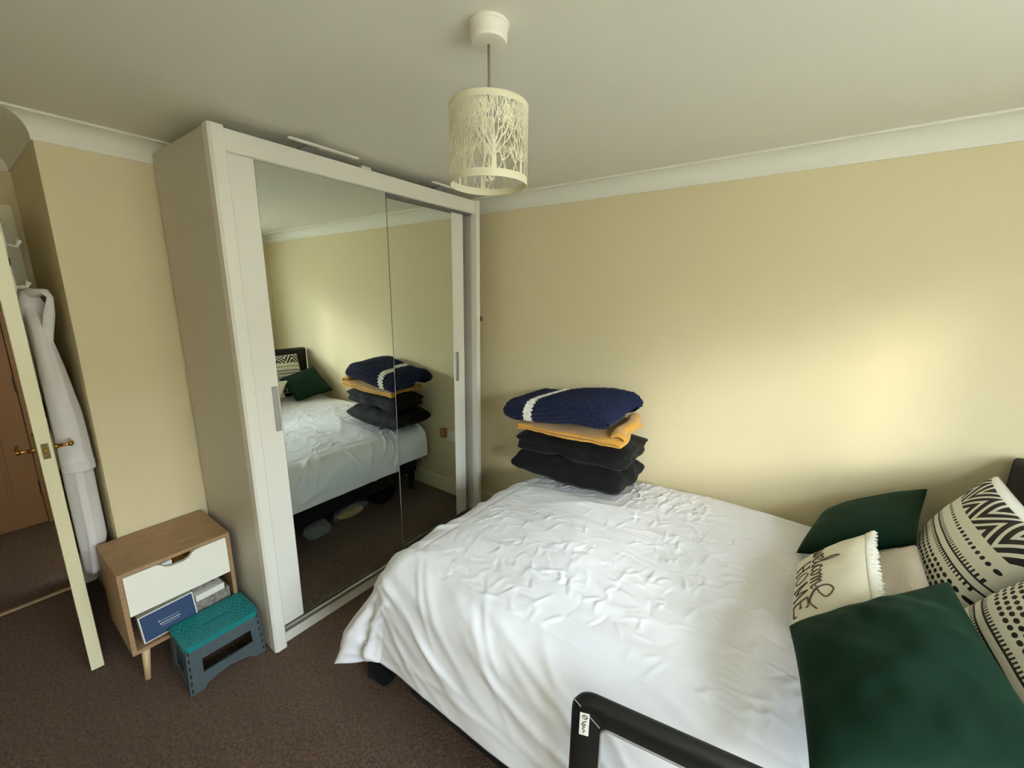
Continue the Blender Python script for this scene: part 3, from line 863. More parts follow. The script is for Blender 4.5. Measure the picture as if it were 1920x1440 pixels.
def cushion(name, cs, thick, m, label, cat, parent=None, **k):
    surf, U, V, N = cushion_pts(cs, thick, **k)
    me = cushion_mesh(name, surf, U, V)
    base = np.mean(np.array(cs), 0)
    o = link(name, me, m, parent, True, base=tuple(base) if parent is None else None)
    if label: tag(o, label, cat)
    return o, surf, U, V, N

def sampler(surf_top):
    n = surf_top.shape[0]
    # parameter grid is nonuniform: invert numerically
    u = np.sin(np.linspace(-1, 1, n) * PI / 2) * 0.55 + np.linspace(-1, 1, n) * 0.45
    def at(a, b_):
        x = np.interp(a * 2 - 1, u, np.arange(n)); y = np.interp(b_ * 2 - 1, u, np.arange(n))
        i, j = min(int(x), n - 2), min(int(y), n - 2); fx, fy = x - i, y - j
        return surf_top[i, j] * (1 - fx) * (1 - fy) + surf_top[i + 1, j] * fx * (1 - fy) + surf_top[i + 1, j + 1] * fx * fy + surf_top[i, j + 1] * (1 - fx) * fy
    return at

# node expressions for the printed pillow
class NX_:
    def __init__(self, nt): self.nt = nt
    def op(self, o, *a):
        n = self.nt.nodes.new('ShaderNodeMath'); n.operation = o
        for i, x in enumerate(a):
            if isinstance(x, (int, float)): n.inputs[i].default_value = x
            else: self.nt.links.new(x, n.inputs[i])
        return n.outputs[0]
def pattern_material(name, flip):
    m = bpy.data.materials.new(name); m.use_nodes = True
    nt = m.node_tree; B = nt.nodes['Principled BSDF']; B.inputs['Roughness'].default_value = 0.85
    uv = nt.nodes.new('ShaderNodeUVMap'); sp = nt.nodes.new('ShaderNodeSeparateXYZ'); nt.links.new(uv.outputs[0], sp.inputs[0])
    e = NX_(nt); op = e.op
    U, V = sp.outputs[0], sp.outputs[1]
    if flip: V = op('SUBTRACT', 1.0, V)
    def band(lo, hi): return op('MULTIPLY', op('GREATER_THAN', V, lo), op('LESS_THAN', V, hi))
    def loc(lo, hi): return op('DIVIDE', op('SUBTRACT', V, lo), hi - lo)
    masks = []
    # flames at the lower edge
    tri = op('ABSOLUTE', op('SUBTRACT', op('MULTIPLY', op('FRACT', op('MULTIPLY', U, 15.0)), 2.0), 1.0))
    masks.append(op('MULTIPLY', band(0.01, 0.13), op('LESS_THAN', tri, op('MULTIPLY', op('SUBTRACT', 1.0, loc(0.01, 0.13)), 0.75))))
    # four staggered rows of dots
    row = op('MULTIPLY', op('SUBTRACT', V, 0.22), 1 / 0.045)
    rf = op('SUBTRACT', op('FRACT', row), 0.5)
    par = op('MULTIPLY', op('FLOORED_MODULO', op('FLOOR', row), 2.0), 0.5)
    du = op('SUBTRACT', op('FRACT', op('ADD', op('MULTIPLY', U, 22.0), par)), 0.5)
    d2 = op('ADD', op('MULTIPLY', op('MULTIPLY', rf, rf), 9.5), op('MULTIPLY', op('MULTIPLY', du, du), 7.5))
    masks.append(op('MULTIPLY', band(0.22, 0.40), op('LESS_THAN', d2, 1.0)))
    # two combs either side of a plain ribbon
    tooth = op('LESS_THAN', op('FRACT', op('MULTIPLY', U, 42.0)), 0.45)
    masks.append(op('MULTIPLY', band(0.435, 0.462), tooth)); masks.append(band(0.462, 0.476))
    masks.append(band(0.520, 0.534)); masks.append(op('MULTIPLY', band(0.534, 0.565), tooth))
    # line of dashes
    dd = op('ADD', op('POWER', op('MULTIPLY', op('SUBTRACT', V, 0.65), 1 / 0.016), 2.0), op('POWER', op('MULTIPLY', op('SUBTRACT', op('FRACT', op('MULTIPLY', U, 24.0)), 0.5), 1 / 0.30), 2.0))
    masks.append(op('LESS_THAN', dd, 1.0))
    # bold zigzag triangles
    vv = loc(0.74, 0.97)
    zz = op('ABSOLUTE', op('SUBTRACT', op('MULTIPLY', op('FRACT', op('MULTIPLY', U, 3.5)), 2.0), 1.0))
    lines = op('GREATER_THAN', op('FRACT', op('MULTIPLY', op('ADD', op('MULTIPLY', zz, 1.1), vv), 1.9)), 0.40)
    masks.append(op('MULTIPLY', band(0.74, 0.97), lines))
    tot = masks[0]
    for k in masks[1:]: tot = op('MAXIMUM', tot, k)
    mx = nt.nodes.new('ShaderNodeMix'); mx.data_type = 'RGBA'
    nt.links.new(tot, mx.inputs[0])
    mx.inputs[6].default_value = lin((226, 224, 214)) + (1,)
    mx.inputs[7].default_value = lin((34, 31, 32)) + (1,)
    nt.links.new(mx.outputs[2], B.inputs['Base Color'])
    return m

# printed pillows leaning on the headboard
cushion('patterned_pillow', [(2.93, -0.19, 0.665), (2.88, -0.74, 0.67), (3.085, -0.76, 1.035), (3.105, -0.17, 1.035)], 0.17,
        pattern_material('black_white_print', False), 'black and white printed pillow nearer the far wall', 'pillow', n=60, seed=2.0, pinch=0.05, wr=0.006, wscale=6)
cushion('patterned_pillow', [(2.88, -0.76, 0.67), (2.91, -1.36, 0.66), (3.085, -1.38, 1.03), (3.09, -0.79, 1.03)], 0.19,
        pattern_material('black_white_print_turned', True), 'black and white printed pillow behind the front green cushion', 'pillow', n=60, seed=5.0, pinch=0.05, wr=0.006, wscale=6)
# velvet cushions
cushion('velvet_cushion', [(2.552, -0.485, 0.668), (2.648, -0.06, 0.685), (2.955, -0.085, 0.905), (2.875, -0.475, 0.835)], 0.13, 'velvet',
        'dark green velvet cushion propped by the far wall', 'cushion', n=56, seed=8.0, pinch=0.06, wr=0.006, wscale=5)
cushion('velvet_cushion', [(2.538, -1.075, 0.755), (2.59, -1.485, 0.735), (2.925, -1.40, 0.895), (2.872, -0.855, 0.915)], 0.14, 'velvet',
        'large green velvet cushion in front, cut off by the frame', 'cushion', n=72, seed=12.0, pinch=0.04, wr=0.012, wscale=7)
# blush fleece cushion
cushion('fleece_cushion', [(2.72, -0.50, 0.680), (2.68, -0.90, 0.670), (2.855, -0.87, 0.842), (2.872, -0.500, 0.835)], 0.08, 'fluffy',
        'fluffy blush fleece cushion between the green cushions', 'cushion', n=44, seed=21.0, pinch=0.03, power=0.36, wr=0.006, wscale=16)
# printed cushion
w = thing('welcome_cushion', (2.66, -0.75, 0.7), 'cream cushion printed welcome home with a white fringe', 'cushion')
WC = [(2.556, -0.635, 0.704), (2.546, -1.075, 0.718), (2.732, -0.935, 0.840), (2.760, -0.460, 0.820)]
o, surf, U, V, N = cushion('cushion_body', WC, 0.10, 'cream_cloth', None, None, parent=w, n=52, seed=17.0, pinch=0.03, wr=0.004, wscale=9)
at = sampler(surf[0])
Nw = Vector(N)
def ink_strokes(strokes, rad):
    b = NB()
    for st in strokes:
        P = []
        for k in range(len(st) - 1):
            for q in range(4):
                f = q / 4.0
                p0 = st[max(k - 1, 0)]; p1 = st[k]; p2 = st[k + 1]; p3 = st[min(k + 2, len(st) - 1)]
                c = lambda i: 0.5 * ((2 * p1[i]) + (-p0[i] + p2[i]) * f + (2 * p0[i] - 5 * p1[i] + 4 * p2[i] - p3[i]) * f * f + (-p0[i] + 3 * p1[i] - 3 * p2[i] + p3[i]) * f ** 3)
                P.append((c(0), c(1)))
        P.append(st[-1])
        tube(b, [Vector(at(x, y)) + Nw * 0.0008 for x, y in P], rad, 6, flat=0.6)
    return b
# script "welcome": letters in (x along the line, y above the baseline), unit = x-height
script = {
 'w': ([[(0, .9), (.1, .2), (.3, 0), (.5, .35), (.55, .8), (.6, .2), (.8, 0), (1.0, .4), (1.05, .95), (1.25, .8)]], 1.25),
 'e': ([[(-.05, .3), (.3, .45), (.55, .7), (.4, 1.0), (.12, .75), (.1, .25), (.4, 0), (.75, .25)]], .75),
 'l': ([[(-.05, .2), (.3, .9), (.5, 1.9), (.32, 2.4), (.15, 1.7), (.18, .5), (.4, 0), (.65, .25)]], .65),
 'c': ([[(-.05, .3), (.15, .7), (.5, .98), (.6, .8), (.35, .95), (.12, .5), (.3, .02), (.7, .25)]], .7),
 'o': ([[(.35, .95), (.08, .6), (.2, .08), (.5, .1), (.6, .6), (.4, .95), (.5, .8), (.85, .85)]], .85),
 'm': ([[(-.05, .8), (.12, .95), (.15, 0), (.2, .6), (.45, .98), (.52, .6), (.52, 0), (.58, .6), (.85, .98), (.92, .5), (.95, .05), (1.2, .2)]], 1.2),
}
def layout(word, u0, u1, v0, size):
    tot = sum(script[c][1] for c in word); sx = (u1 - u0) / tot
    x = 0; res = []
    for c in word:
        k = 1.0
        for st in script[c][0]: res.append([(u0 + (x + p[0]) * sx, v0 + p[1] * size) for p in st])
        x += script[c][1]
    return res
st = layout('welcom', 0.14, 0.74, 0.30, 0.15) + [[(p[0], p[1]) for p in s_] for s_ in layout('e', 0.74, 0.93, 0.28, 0.30)]
obj('script_lettering', ink_strokes(st, 0.0028), 'ink', w, True)
def L(pts, u, v, su, sv): return [(u + p[0] * su, v + p[1] * sv) for p in pts]
home = []
hu, hv, su, sv = 0.27, 0.06, 0.14, 0.20
seg = {'H': [[(.1, 0), (.1, .5), (.1, 1)], [(.8, 0), (.8, .5), (.8, 1)], [(.1, .5), (.45, .5), (.8, .5)], [(0, 0), (.1, 0), (.22, 0)], [(0, 1), (.1, 1), (.22, 1)], [(.68, 0), (.8, 0), (.92, 0)], [(.68, 1), (.8, 1), (.92, 1)]],
       'O': [[(.45, 1), (.12, .75), (.1, .3), (.45, 0), (.8, .3), (.8, .75), (.45, 1)]],
       'M': [[(.1, 0), (.12, .5), (.14, 1)], [(.14, 1), (.3, .55), (.48, .12)], [(.48, .12), (.66, .55), (.84, 1)], [(.84, 1), (.86, .5), (.88, 0)], [(0, 0), (.1, 0), (.2, 0)], [(.78, 0), (.88, 0), (.98, 0)]],
       'E': [[(.15, 0), (.15, .5), (.15, 1)], [(.15, 1), (.5, 1), (.8, 1), (.8, .84)], [(.15, .5), (.4, .5), (.6, .5)], [(.6, .42), (.6, .5), (.6, .6)], [(.15, 0), (.5, 0), (.85, 0), (.85, .18)]]}
for k, ch in enumerate('HOME'):
    for s_ in seg[ch]: home.append(L(s_, hu + k * 0.165, hv, su, sv))
obj('capital_lettering', ink_strokes(home, 0.0022), 'ink', w, True)
# fringe along the upper edge
b = NB()
R_ = random.Random(3)
for k in range(120):
    f = 0.01 + 0.98 * k / 119
    p = Vector(at(f, 0.985)); q = Vector(at(f, 0.93))
    d = (p - q).normalized()
    side = Vector((0, -1, 0)) * R_.uniform(-.3, .3) + Nw * R_.uniform(-.25, .6)
    e_ = p + (d + side * 0.6).normalized() * R_.uniform(0.018, 0.030)
    tube(b, [p - d * 0.012, p, (p + e_) / 2 + Nw * R_.uniform(-.002, .004), e_], [0.0035, 0.0045, 0.004, 0.002], 6)
o = obj('fringe', b, 'fringe', w, True); o['kind'] = 'stuff'; o['label'] = 'white tasselled fringe'

# ---- pile of folded bedding at the foot
def folded(name, x0, x1, y0, y1, zb, zt, m, label, cat, parent=None, seed=0.0, nlay=1, wr=0.012, peak=0.03, n=90, crown=0.02, tilt=0.0, rnd=0.32, groove=0.012):
    """soft folded block: rounded slab with pulled-out corners, creased sides and fold lines round the edge"""
    nv = 64
    a = np.linspace(0, 2 * PI, n, endpoint=False)
    # plan outline: superellipse with pointed corners
    ca, sa = np.cos(a), np.sin(a)
    rr = (np.abs(ca) ** 7 + np.abs(sa) ** 7) ** (-1 / 7)
    corner = np.exp(-((np.abs(ca * rr) - 1) ** 2 + (np.abs(sa * rr) - 1) ** 2) / 0.02)
    cx, cy, hx, hy = (x0 + x1) / 2, (y0 + y1) / 2, (x1 - x0) / 2, (y1 - y0) / 2
    ring = []
    phis = np.linspace(-PI / 2 + 0.001, PI / 2 - 0.001, nv)
    P = np.zeros((n, nv, 3))
    H = (zt - zb) / 2
    for k, ph in enumerate(phis):
        c = math.cos(ph) ** rnd; sgn = math.sin(ph); zc = math.copysign(abs(sgn) ** 0.75, sgn)
        inset = (1 - c) * 0.9
        ex = hx * (1 - inset); ey = hy * (1 - inset * hx / hy * 0.9) if inset * hx / hy * 0.9 < 1 else 0.0
        lay = (zc + 1) / 2 * nlay
        g = groove * (np.abs(np.sin(PI * lay)) ** 0.5 - 1) if nlay > 1 else 0.0
        pk = peak * corner * math.exp(-((lay % 1) - 0.35) ** 2 / 0.05 if nlay > 1 else -(zc / 0.5) ** 2)
        side = math.cos(ph) ** 0.5
        X = cx + ex * ca * rr + (pk + g * side) * np.sign(ca); Y = cy + ey * sa * rr + (pk * 0.5 + g * side) * np.sign(sa)
        Z = (zb + zt) / 2 + H * zc + crown * (1 - (ca * rr * (1 - inset)) ** 2) * (zc > 0) * zc + tilt * (X - cx)
        P[:, k, 0] = X; P[:, k, 1] = Y; P[:, k, 2] = Z
    fl = P.reshape(-1, 3)
    w1 = vnoise(fl * np.array([1, 1, 0.45]), 9, seed).reshape(n, nv); w2 = vnoise(fl * np.array([1.2, 1.2, 0.5]), 24, seed + 5).reshape(n, nv); w3 = vnoise(fl, 4, seed + 9).reshape(n, nv)
    D = np.stack([np.broadcast_to((ca * rr)[:, None], (n, nv)), np.broadcast_to((sa * rr)[:, None], (n, nv)), np.broadcast_to(np.sin(phis)[None, :] * 0.8, (n, nv))], -1)
    D = D / np.linalg.norm(D, axis=-1, keepdims=True)
    P = P + D * (wr * (w1 + 0.5 * (0.5 - np.abs(w2)) + 0.8 * w3))[..., None]
    me = grid_mesh(name, P, wrap_u=True)
    bm = bmesh.new(); bm.from_mesh(me); bm.verts.ensure_lookup_table()
    for k in (0, nv - 1):
        bm.faces.new([bm.verts[i * nv + k] for i in range(n)])
    bmesh.ops.recalc_face_normals(bm, faces=bm.faces)
    bm.to_mesh(me); bm.free()
    o = link(name, me, m, parent, True, base=None if parent else (cx, cy, zb))
    if label: tag(o, label, cat)
    return o
folded('folded_bedding', 1.13, 1.80, -0.455, -0.075, 0.624, 0.752, 'blackcloth', 'black folded bedding at the bottom of the pile on the bed', 'bedding', seed=31.0, wr=0.020, peak=0.075, crown=0.0, tilt=0.012, nlay=1)
folded('folded_bedding', 1.14, 1.815, -0.445, -0.075, 0.764, 0.893, 'blackcloth', 'black folded bedding second from the bottom of the pile', 'bedding', seed=37.0, wr=0.020, peak=0.06, crown=0.0, tilt=0.03, nlay=2)
# mustard throw: one serpentine sheet, its turns showing at the right end
w = thing('mustard_throw', (1.45, -0.27, 0.92), 'folded mustard fleece throw under the navy knitted blanket', 'blanket')
def serpentine():
    sec = []
    def arc(cx, cz, rx, rz, a0, a1, n=9):
        for k in range(n):
            a = math.radians(a0 + (a1 - a0) * k / (n - 1)); sec.append((cx + rx * math.cos(a), cz + rz * math.sin(a)))
    sec.append((1.17, 0.908)); sec.append((1.30, 0.908)); sec.append((1.50, 0.912)); sec.append((1.66, 0.920)); sec.append((1.72, 0.924))
    arc(1.760, 0.946, 0.044, 0.020, -90, 90)
    sec += [(1.72, 0.962), (1.55, 0.948), (1.30, 0.926), (1.20, 0.922)]
    arc(1.19, 0.928, 0.014, 0.007, 270, 90, 7)
    sec += [(1.22, 0.936), (1.40, 0.940), (1.55, 0.954), (1.68, 0.972), (1.73, 0.980)]
    arc(1.772, 1.004, 0.034, 0.024, -90, 165)
    sec = np.array(sec); sec[:, 1] = 0.914 + (sec[:, 1] - 0.908) * 0.66
    # resample finely
    d = np.r_[0, np.cumsum(np.hypot(*np.diff(sec, axis=0).T))]
    t = np.linspace(0, d[-1], 260)
    sx = np.interp(t, d, sec[:, 0]); sz = np.interp(t, d, sec[:, 1])
    ys = np.linspace(-0.468, -0.10, 56)
    P = np.zeros((260, 56, 3))
    for j, y in enumerate(ys):
        f = (y + 0.468) / 0.37
        P[:, j, 0] = sx + 0.010 * np.sin(9 * f + 2 * sz * 30) * np.clip((sx - 1.6) / 0.2, 0, 1) - 0.03 * f * np.clip((sx - 1.6) / 0.2, 0, 1)
        P[:, j, 1] = y + 0.006 * np.sin(sx * 17 + sz * 60)
        P[:, j, 2] = sz + 0.035 * f * np.clip((sx - 1.15) / 0.6, 0, 1) * 0.5 - 0.012 * np.exp(-f / 0.06) * np.clip((sz - 0.93) / 0.02, 0, 1)
    P += (vnoise(P.reshape(-1, 3), 16, 4.4).reshape(260, 56) * 0.004)[..., None] * np.array([1, 0.6, 1])
    me = grid_mesh('fleece_sheet', P)
    o = link('fleece_sheet', me, 'mustard', w, True)
    md = o.modifiers.new('thickness', 'SOLIDIFY'); md.thickness = 0.009; md.offset = 0
    me2 = None
serpentine()
# navy chunky knit
def build_knit():
    w = thing('knitted_blanket', (1.42, -0.28, 1.0), 'navy chunky knitted blanket with a white stripe on top of the pile', 'blanket')
    # plan grid (u along x, v from the front edge to the wall); a thick slab whose rim curls under
    nu, nv = 260, 300
    u = np.linspace(0, 1, nu); v = np.linspace(0, 1, nv)
    # profile across the fold: under the front, round the front edge, over the top, round the back
    sec = []
    th = 0.102
    for k in range(20): sec.append((0.20 - 0.155 * k / 19, 0.0))
    for k in range(1, 24):
        a = PI * k / 24; sec.append((0.045 - 0.055 * math.sin(a), th / 2 - th / 2 * math.cos(a)))
    for k in range(0, 60): sec.append((0.045 + 0.31 * k / 59, th))
    for k in range(1, 20):
        a = PI * k / 20; sec.append((0.355 + 0.045 * math.sin(a), th / 2 + th / 2 * math.cos(a)))
    sec = np.array(sec); d = np.r_[0, np.cumsum(np.hypot(*np.diff(sec, axis=0).T))]
    tt = v * d[-1]
    sy = np.interp(tt, d, sec[:, 0]); szz = np.interp(tt, d, sec[:, 1])
    Uu, _ = np.meshgrid(u, v, indexing='ij')
    endr = np.clip(np.minimum(u, 1 - u) / 0.075, 0, 1); endr = np.sqrt(1 - (1 - endr) ** 2)      # rounded left and right ends
    x = 1.070 + 0.652 * u
    zbase = np.interp(u, [0, 0.12, 0.4, 0.75, 1.0], [0.947, 0.953, 0.963, 0.986, 0.996])
    lift = np.interp(u, [0, 0.2, 0.5, 0.8, 1.0], [0.0, 0.012, 0.028, 0.024, 0.0])
    P = np.zeros((nu, nv, 3))
    yo = -0.478 + np.interp(u, [0, 0.15, 0.6, 1.0], [0.035, 0.0, -0.006, 0.012])
    P[..., 0] = x[:, None] + 0.035 * (sy[None, :] / 0.36) + 0 * sy[None, :]
    P[..., 1] = yo[:, None] + sy[None, :] * 0.98
    cz = th * 0.42
    P[..., 2] = zbase[:, None] + (cz + (szz[None, :] - cz) * (0.03 + 0.97 * endr[:, None])) + (lift[:, None]) * (szz[None, :] / th) + 0.07 * sy[None, :] * np.interp(u, [0, 1], [0.2, 1.0])[:, None]
    fl = P.reshape(-1, 3)
    P[..., 2] += 0.010 * vnoise(fl, 5.0, 7.7).reshape(nu, nv)
    du = np.gradient(P, axis=0); dv = np.gradient(P, axis=1)
    NN = np.cross(du, dv); NN /= np.linalg.norm(NN, axis=-1, keepdims=True) + 1e-12
    f = tt[None, :] / 0.0185 + 0.5 * np.sin(Uu * 6); g = Uu * 40
    ph = 0.5 * (np.floor(f) % 2)
    rowp = np.abs(np.sin(PI * f)) ** 0.75
    bead = np.abs(np.sin(PI * (g + ph + 0.25 * np.sin(2 * PI * f)))) ** 0.8
    dd = 0.0135 * rowp * (0.45 + 0.55 * bead) + 0.003 * vnoise(fl, 60, 2.2).reshape(nu, nv)
    dd = dd * np.clip(szz / 0.02, 0.12, 1)[None, :]
    if NN[nu // 2, nv // 2 + 20, 2] < 0: NN = -NN
    P = P + NN * dd[..., None]
    VV = np.broadcast_to(tt[None, :] / d[-1], (nu, nv))
    lo = 0.235 + 0.005 * np.sin(f * PI * 2) + 0.05 * VV; hi = lo + 0.085 + 0.004 * np.sin(f * PI * 2 + 1)
    white = (Uu > lo) & (Uu < hi)
    idx = np.arange(nu * nv).reshape(nu, nv)
    q = np.stack([idx[:-1, :-1], idx[1:, :-1], idx[1:, 1:], idx[:-1, 1:]], -1).reshape(-1, 4)
    wf = white[:-1, :-1].ravel()
    for nm, sel, mm in (('knit_body', ~wf, 'navy'), ('white_stripe', wf, 'whiteyarn')):
        qq = q[sel]; used, inv = np.unique(qq.ravel(), return_inverse=True)
        me = array_mesh(nm, P.reshape(-1, 3)[used], inv.reshape(-1, 4))
        o = link(nm, me, mm, w, True)
        if nm == 'white_stripe': o['label'] = 'white knitted stripe'
build_knit()

# ---- bed guard on the near side
def build_guard():
    w = thing('bed_guard', (2.7, -1.53, 0.3), 'black fabric bed guard rail with a see-through net panel', 'bed guard')
    o0 = Vector((2.118, -1.572, 0.0)); ex = Vector((1.0, 0.11, 0.055)).normalized(); ey = Vector((-ex.y, ex.x, 0)).normalized()
    def P(s, z, d=0.0): return o0 + ex * s + ey * d + Vector((0, 0, z))
    Lg, z0, z1 = 1.02, 0.27, 0.722
    def rr(m, r, n=7):
        pts = []
        for cx, cz, a0 in ((Lg - m - r, z1 - m - r, 0), (m + r, z1 - m - r, 90), (m + r, z0 + m + r, 180), (Lg - m - r, z0 + m + r, 270)):
            for k in range(n + 1):
                a = math.radians(a0 + 90 * k / n); pts.append((cx + r * math.cos(a), cz + r * math.sin(a)))
        return pts
    # padded sleeve: several offset loops with a rounded section
    b = NB(); loops = []
    for (m, r, d) in ((0.0, 0.055, 0.0), (0.004, 0.052, -0.012), (0.016, 0.045, -0.018), (0.036, 0.035, -0.014), (0.072, 0.022, -0.006), (0.076, 0.02, 0.0),
                      (0.072, 0.022, 0.006), (0.036, 0.035, 0.014), (0.016, 0.045, 0.018), (0.004, 0.052, 0.012)):
        loops.append([b.verts.new(P(s, z, d)) for s, z in rr(m, r)])
    n = len(loops[0])
    for a, c in zip(loops, loops[1:] + loops[:1]):
        for i in range(n):
            b.faces.new((a[i], a[(i + 1) % n], c[(i + 1) % n], c[i]))
    sl = obj('fabric_sleeve', b, 'rail_black', w, True)
    b = NB(); pts = [P(s, z, -0.003) for s, z in rr(0.077, 0.02)]; tube(b, pts + [pts[0]], 0.0042, 8, cap=False); obj('piping', b, 'piping', w, True)
    b = NB(); b.faces.new([b.verts.new(P(s, z, 0)) for s, z in rr(0.077, 0.02)]); obj('net_panel', b, 'net', w)
    b = NB(); tube(b, [P(0.012, z1 - 0.012, -0.019), P(0.074, z1 - 0.074, -0.009)], 0.0012, 6); obj('corner_seam', b, 'piping', sl, True)
    # sewn label
    b = NB(); v = [P(0.028, 0.652 - 0.035, -0.0195), P(0.050, 0.652 - 0.035, -0.0150), P(0.050, 0.652 + 0.030, -0.0150), P(0.028, 0.652 + 0.030, -0.0195)]
    lo = [Vector(x) for x in v]; nrm = -(ey)
    A = [b.verts.new(x) for x in lo]; B = [b.verts.new(x + nrm * 0.0012) for x in lo]
    b.faces.new(A); b.faces.new(B)
    for i in range(4): b.faces.new((A[i], A[(i + 1) % 4], B[(i + 1) % 4], B[i]))
    lb = obj('sewn_label', b, 'paper', w); lb['label'] = 'white sewn label with black script'
    def on(f, g): return lo[0].lerp(lo[1], f).lerp(lo[3].lerp(lo[2], f), g) + nrm * 0.0016
    b = NB()
    tube(b, [on(0.55 + 0.28 * math.cos(a), 0.84 + 0.09 * math.sin(a)) for a in [2 * PI * k / 16 for k in range(17)]], 0.0009, 6)
    tube(b, [on(0.35, 0.90), on(0.75, 0.78)], 0.0008, 6)
    tube(b, [on(*p) for p in ((.75, .66), (.45, .62), (.3, .56), (.5, .54), (.7, .50), (.45, .47), (.2, .52), (.35, .42), (.6, .40), (.45, .35), (.3, .30), (.55, .27), (.6, .20), (.4, .17), (.5, .11))], 0.0009, 6)
    obj('script', b, 'dark', lb, True)
build_guard()

# ------------------------------------------------------------------ pendant lamp
LX, LY = 1.744, -1.436
def build_lamp():
    w = thing('pendant_lamp', (LX, LY, 2.3), 'cream pendant lamp with a cut-out tree pattern shade', 'pendant lamp')
    b = NB(); lathe(b, [(0.0001, 0.0), (0.0495, 0.0), (0.0505, -0.003), (0.0495, -0.006), (0.0465, -0.008), (0.0455, -0.034), (0.042, -0.040), (0.03, -0.042), (0.012, -0.043), (0.0001, -0.043)], (LX, LY, CE), 48)
    obj('ceiling_rose', b, 'white_plastic', w)
    b = NB(); tube(b, [(LX, LY, CE - 0.04), (LX + 0.0008, LY, 2.2), (LX, LY, 2.09)], 0.0032, 10); obj('flex', b, 'flex', w, True)
    b = NB(); lathe(b, [(0.006, 0.0), (0.016, -0.006), (0.018, -0.045), (0.021, -0.047), (0.021, -0.052), (0.014, -0.053), (0.014, -0.066)], (LX, LY, 2.10), 24, close=True)
    obj('bulb_holder', b, 'white_plastic', w, True)
    R, z0, z1, th = 0.1000, 1.937, 2.120, 0.0009
    b = NB()
    for za, zb in ((z0, z0 + 0.017), (z1 - 0.013, z1)):
        lathe(b, [(R, za - z0), (R, zb - z0), (R - th, zb - z0), (R - th, za - z0), (R, za - z0)], (LX, LY, z0), 96)
    for zz in (z0, z1):
        ring = [(LX + (R - .0005) * math.cos(2 * PI * k / 64), LY + (R - .0005) * math.sin(2 * PI * k / 64), zz) for k in range(65)]
        tube(b, ring, 0.0013, 6, cap=False)
    def ribbon(p, q, w0, w1):
        p = Vector(p); q = Vector(q); d = q - p
        L = d.length
        if L < 1e-5: return
        n = Vector((-d.y, d.x)) / L
        k = max(1, int(L / 0.012))
        prev = None
        for i in range(k + 1):
            f = i / k; c = p + d * f; wd = (w0 * (1 - f) + w1 * f) / 2
            row = []
            for pt in (c + n * wd, c - n * wd):
                a = pt.x / R
                for rr in (R, R - th):
                    row.append(b.verts.new((LX + rr * math.cos(a), LY + rr * math.sin(a), pt.y)))
            if prev:
                a0, a1, b0, b1 = prev; c0, c1, d0, d1 = row
                b.faces.new((a0, b0, d0, c0)); b.faces.new((b1, a1, c1, d1)); b.faces.new((a1, a0, c0, c1)); b.faces.new((b0, b1, d1, d0))
            prev = row
    rg = random.Random(17)
    zt, zb_ = z1 - 0.012, z0 + 0.016
    def branch(x, z, ang, ln, wd, depth):
        steps = 2
        cx, cz, ca = x, z, ang
        for s in range(steps):
            nx = cx + math.sin(ca) * ln / steps; nz = cz + math.cos(ca) * ln / steps
            if nz > zt: 
                f = (zt - cz) / (nz - cz); nx = cx + (nx - cx) * f; nz = zt
            if nz < zb_:
                f = (cz - zb_) / max(1e-6, cz - nz); nx = cx + (nx - cx) * f; nz = zb_
            ribbon((cx, cz), (nx, nz), wd * (1 - 0.2 * s), wd * (0.8 - 0.15 * s))
            cx, cz = nx, nz
            if cz >= zt - 1e-6 or cz <= zb_ + 1e-6: return
            ca += rg.uniform(-0.14, 0.14) - 0.22 * ca
        if depth <= 0: return
        nb = 2 if rg.random() < 0.75 else 3
        for k in range(nb):
            sp = (k - (nb - 1) / 2) * rg.uniform(0.42, 0.68) + rg.uniform(-0.12, 0.12)
            branch(cx, cz, ca + sp, ln * rg.uniform(0.68, 0.92), max(0.0014, wd * 0.70), depth - 1)
    for k in range(8):
        a = math.radians(-44 + 45 * k) + rg.uniform(-0.04, 0.04)
        x = a * R
        big = 1.0 if k % 2 == 0 else 0.75
        ribbon((x, zb_ - 0.004), (x, zb_ + 0.030 * big), 0.0145 * big, 0.0105 * big)
        ribbon((x, zb_ + 0.030 * big), (x + rg.uniform(-.002, .002), zb_ + 0.055 * big), 0.0105 * big, 0.006)
        top = zb_ + 0.055 * big
        for s in (-0.95, -0.55, -0.28, 0.0, 0.28, 0.55, 0.95):
            zz = zb_ + 0.030 * big + (0.022 * big) * (1 - abs(s))
            branch(x, zz, s + rg.uniform(-0.06, 0.06), rg.uniform(0.030, 0.040), 0.0048 * big if abs(s) < 0.6 else 0.0036, 4)
        for s in (-1.0, 1.0):   # low twigs between trunks
            branch(x + s * 0.028, zb_, -s * rg.uniform(0.1, 0.5), 0.018, 0.003, 3)
            branch(x + s * 0.012, zb_, s * rg.uniform(0.35, 0.7), 0.020, 0.003, 3)
    me = bpy.data.meshes.new('lamp_shade'); b.to_mesh(me); b.free()
    link('lamp_shade', me, 'shade', w)
    # spider ring carrying the shade
    b = NB()
    for a in (0.3, 0.3 + 2 * PI / 3, 0.3 + 4 * PI / 3):
        tube(b, [(LX + 0.016 * math.cos(a), LY + 0.016 * math.sin(a), 2.056), (LX + 0.06 * math.cos(a), LY + 0.06 * math.sin(a), 2.085), (LX + (R - .001) * math.cos(a), LY + (R - .001) * math.sin(a), z1 - 0.002)], 0.0014, 6)
    obj('shade_carrier', b, 'white_plastic', w, True)
    # folded-tube bulb
    bo = NB(); lathe(bo, [(0.013, 0.0), (0.017, -0.006), (0.018, -0.03), (0.016, -0.034), (0.0001, -0.034)], (LX, LY, 2.038), 24)
    bl = obj('bulb', bo, 'white_plastic', w, True)
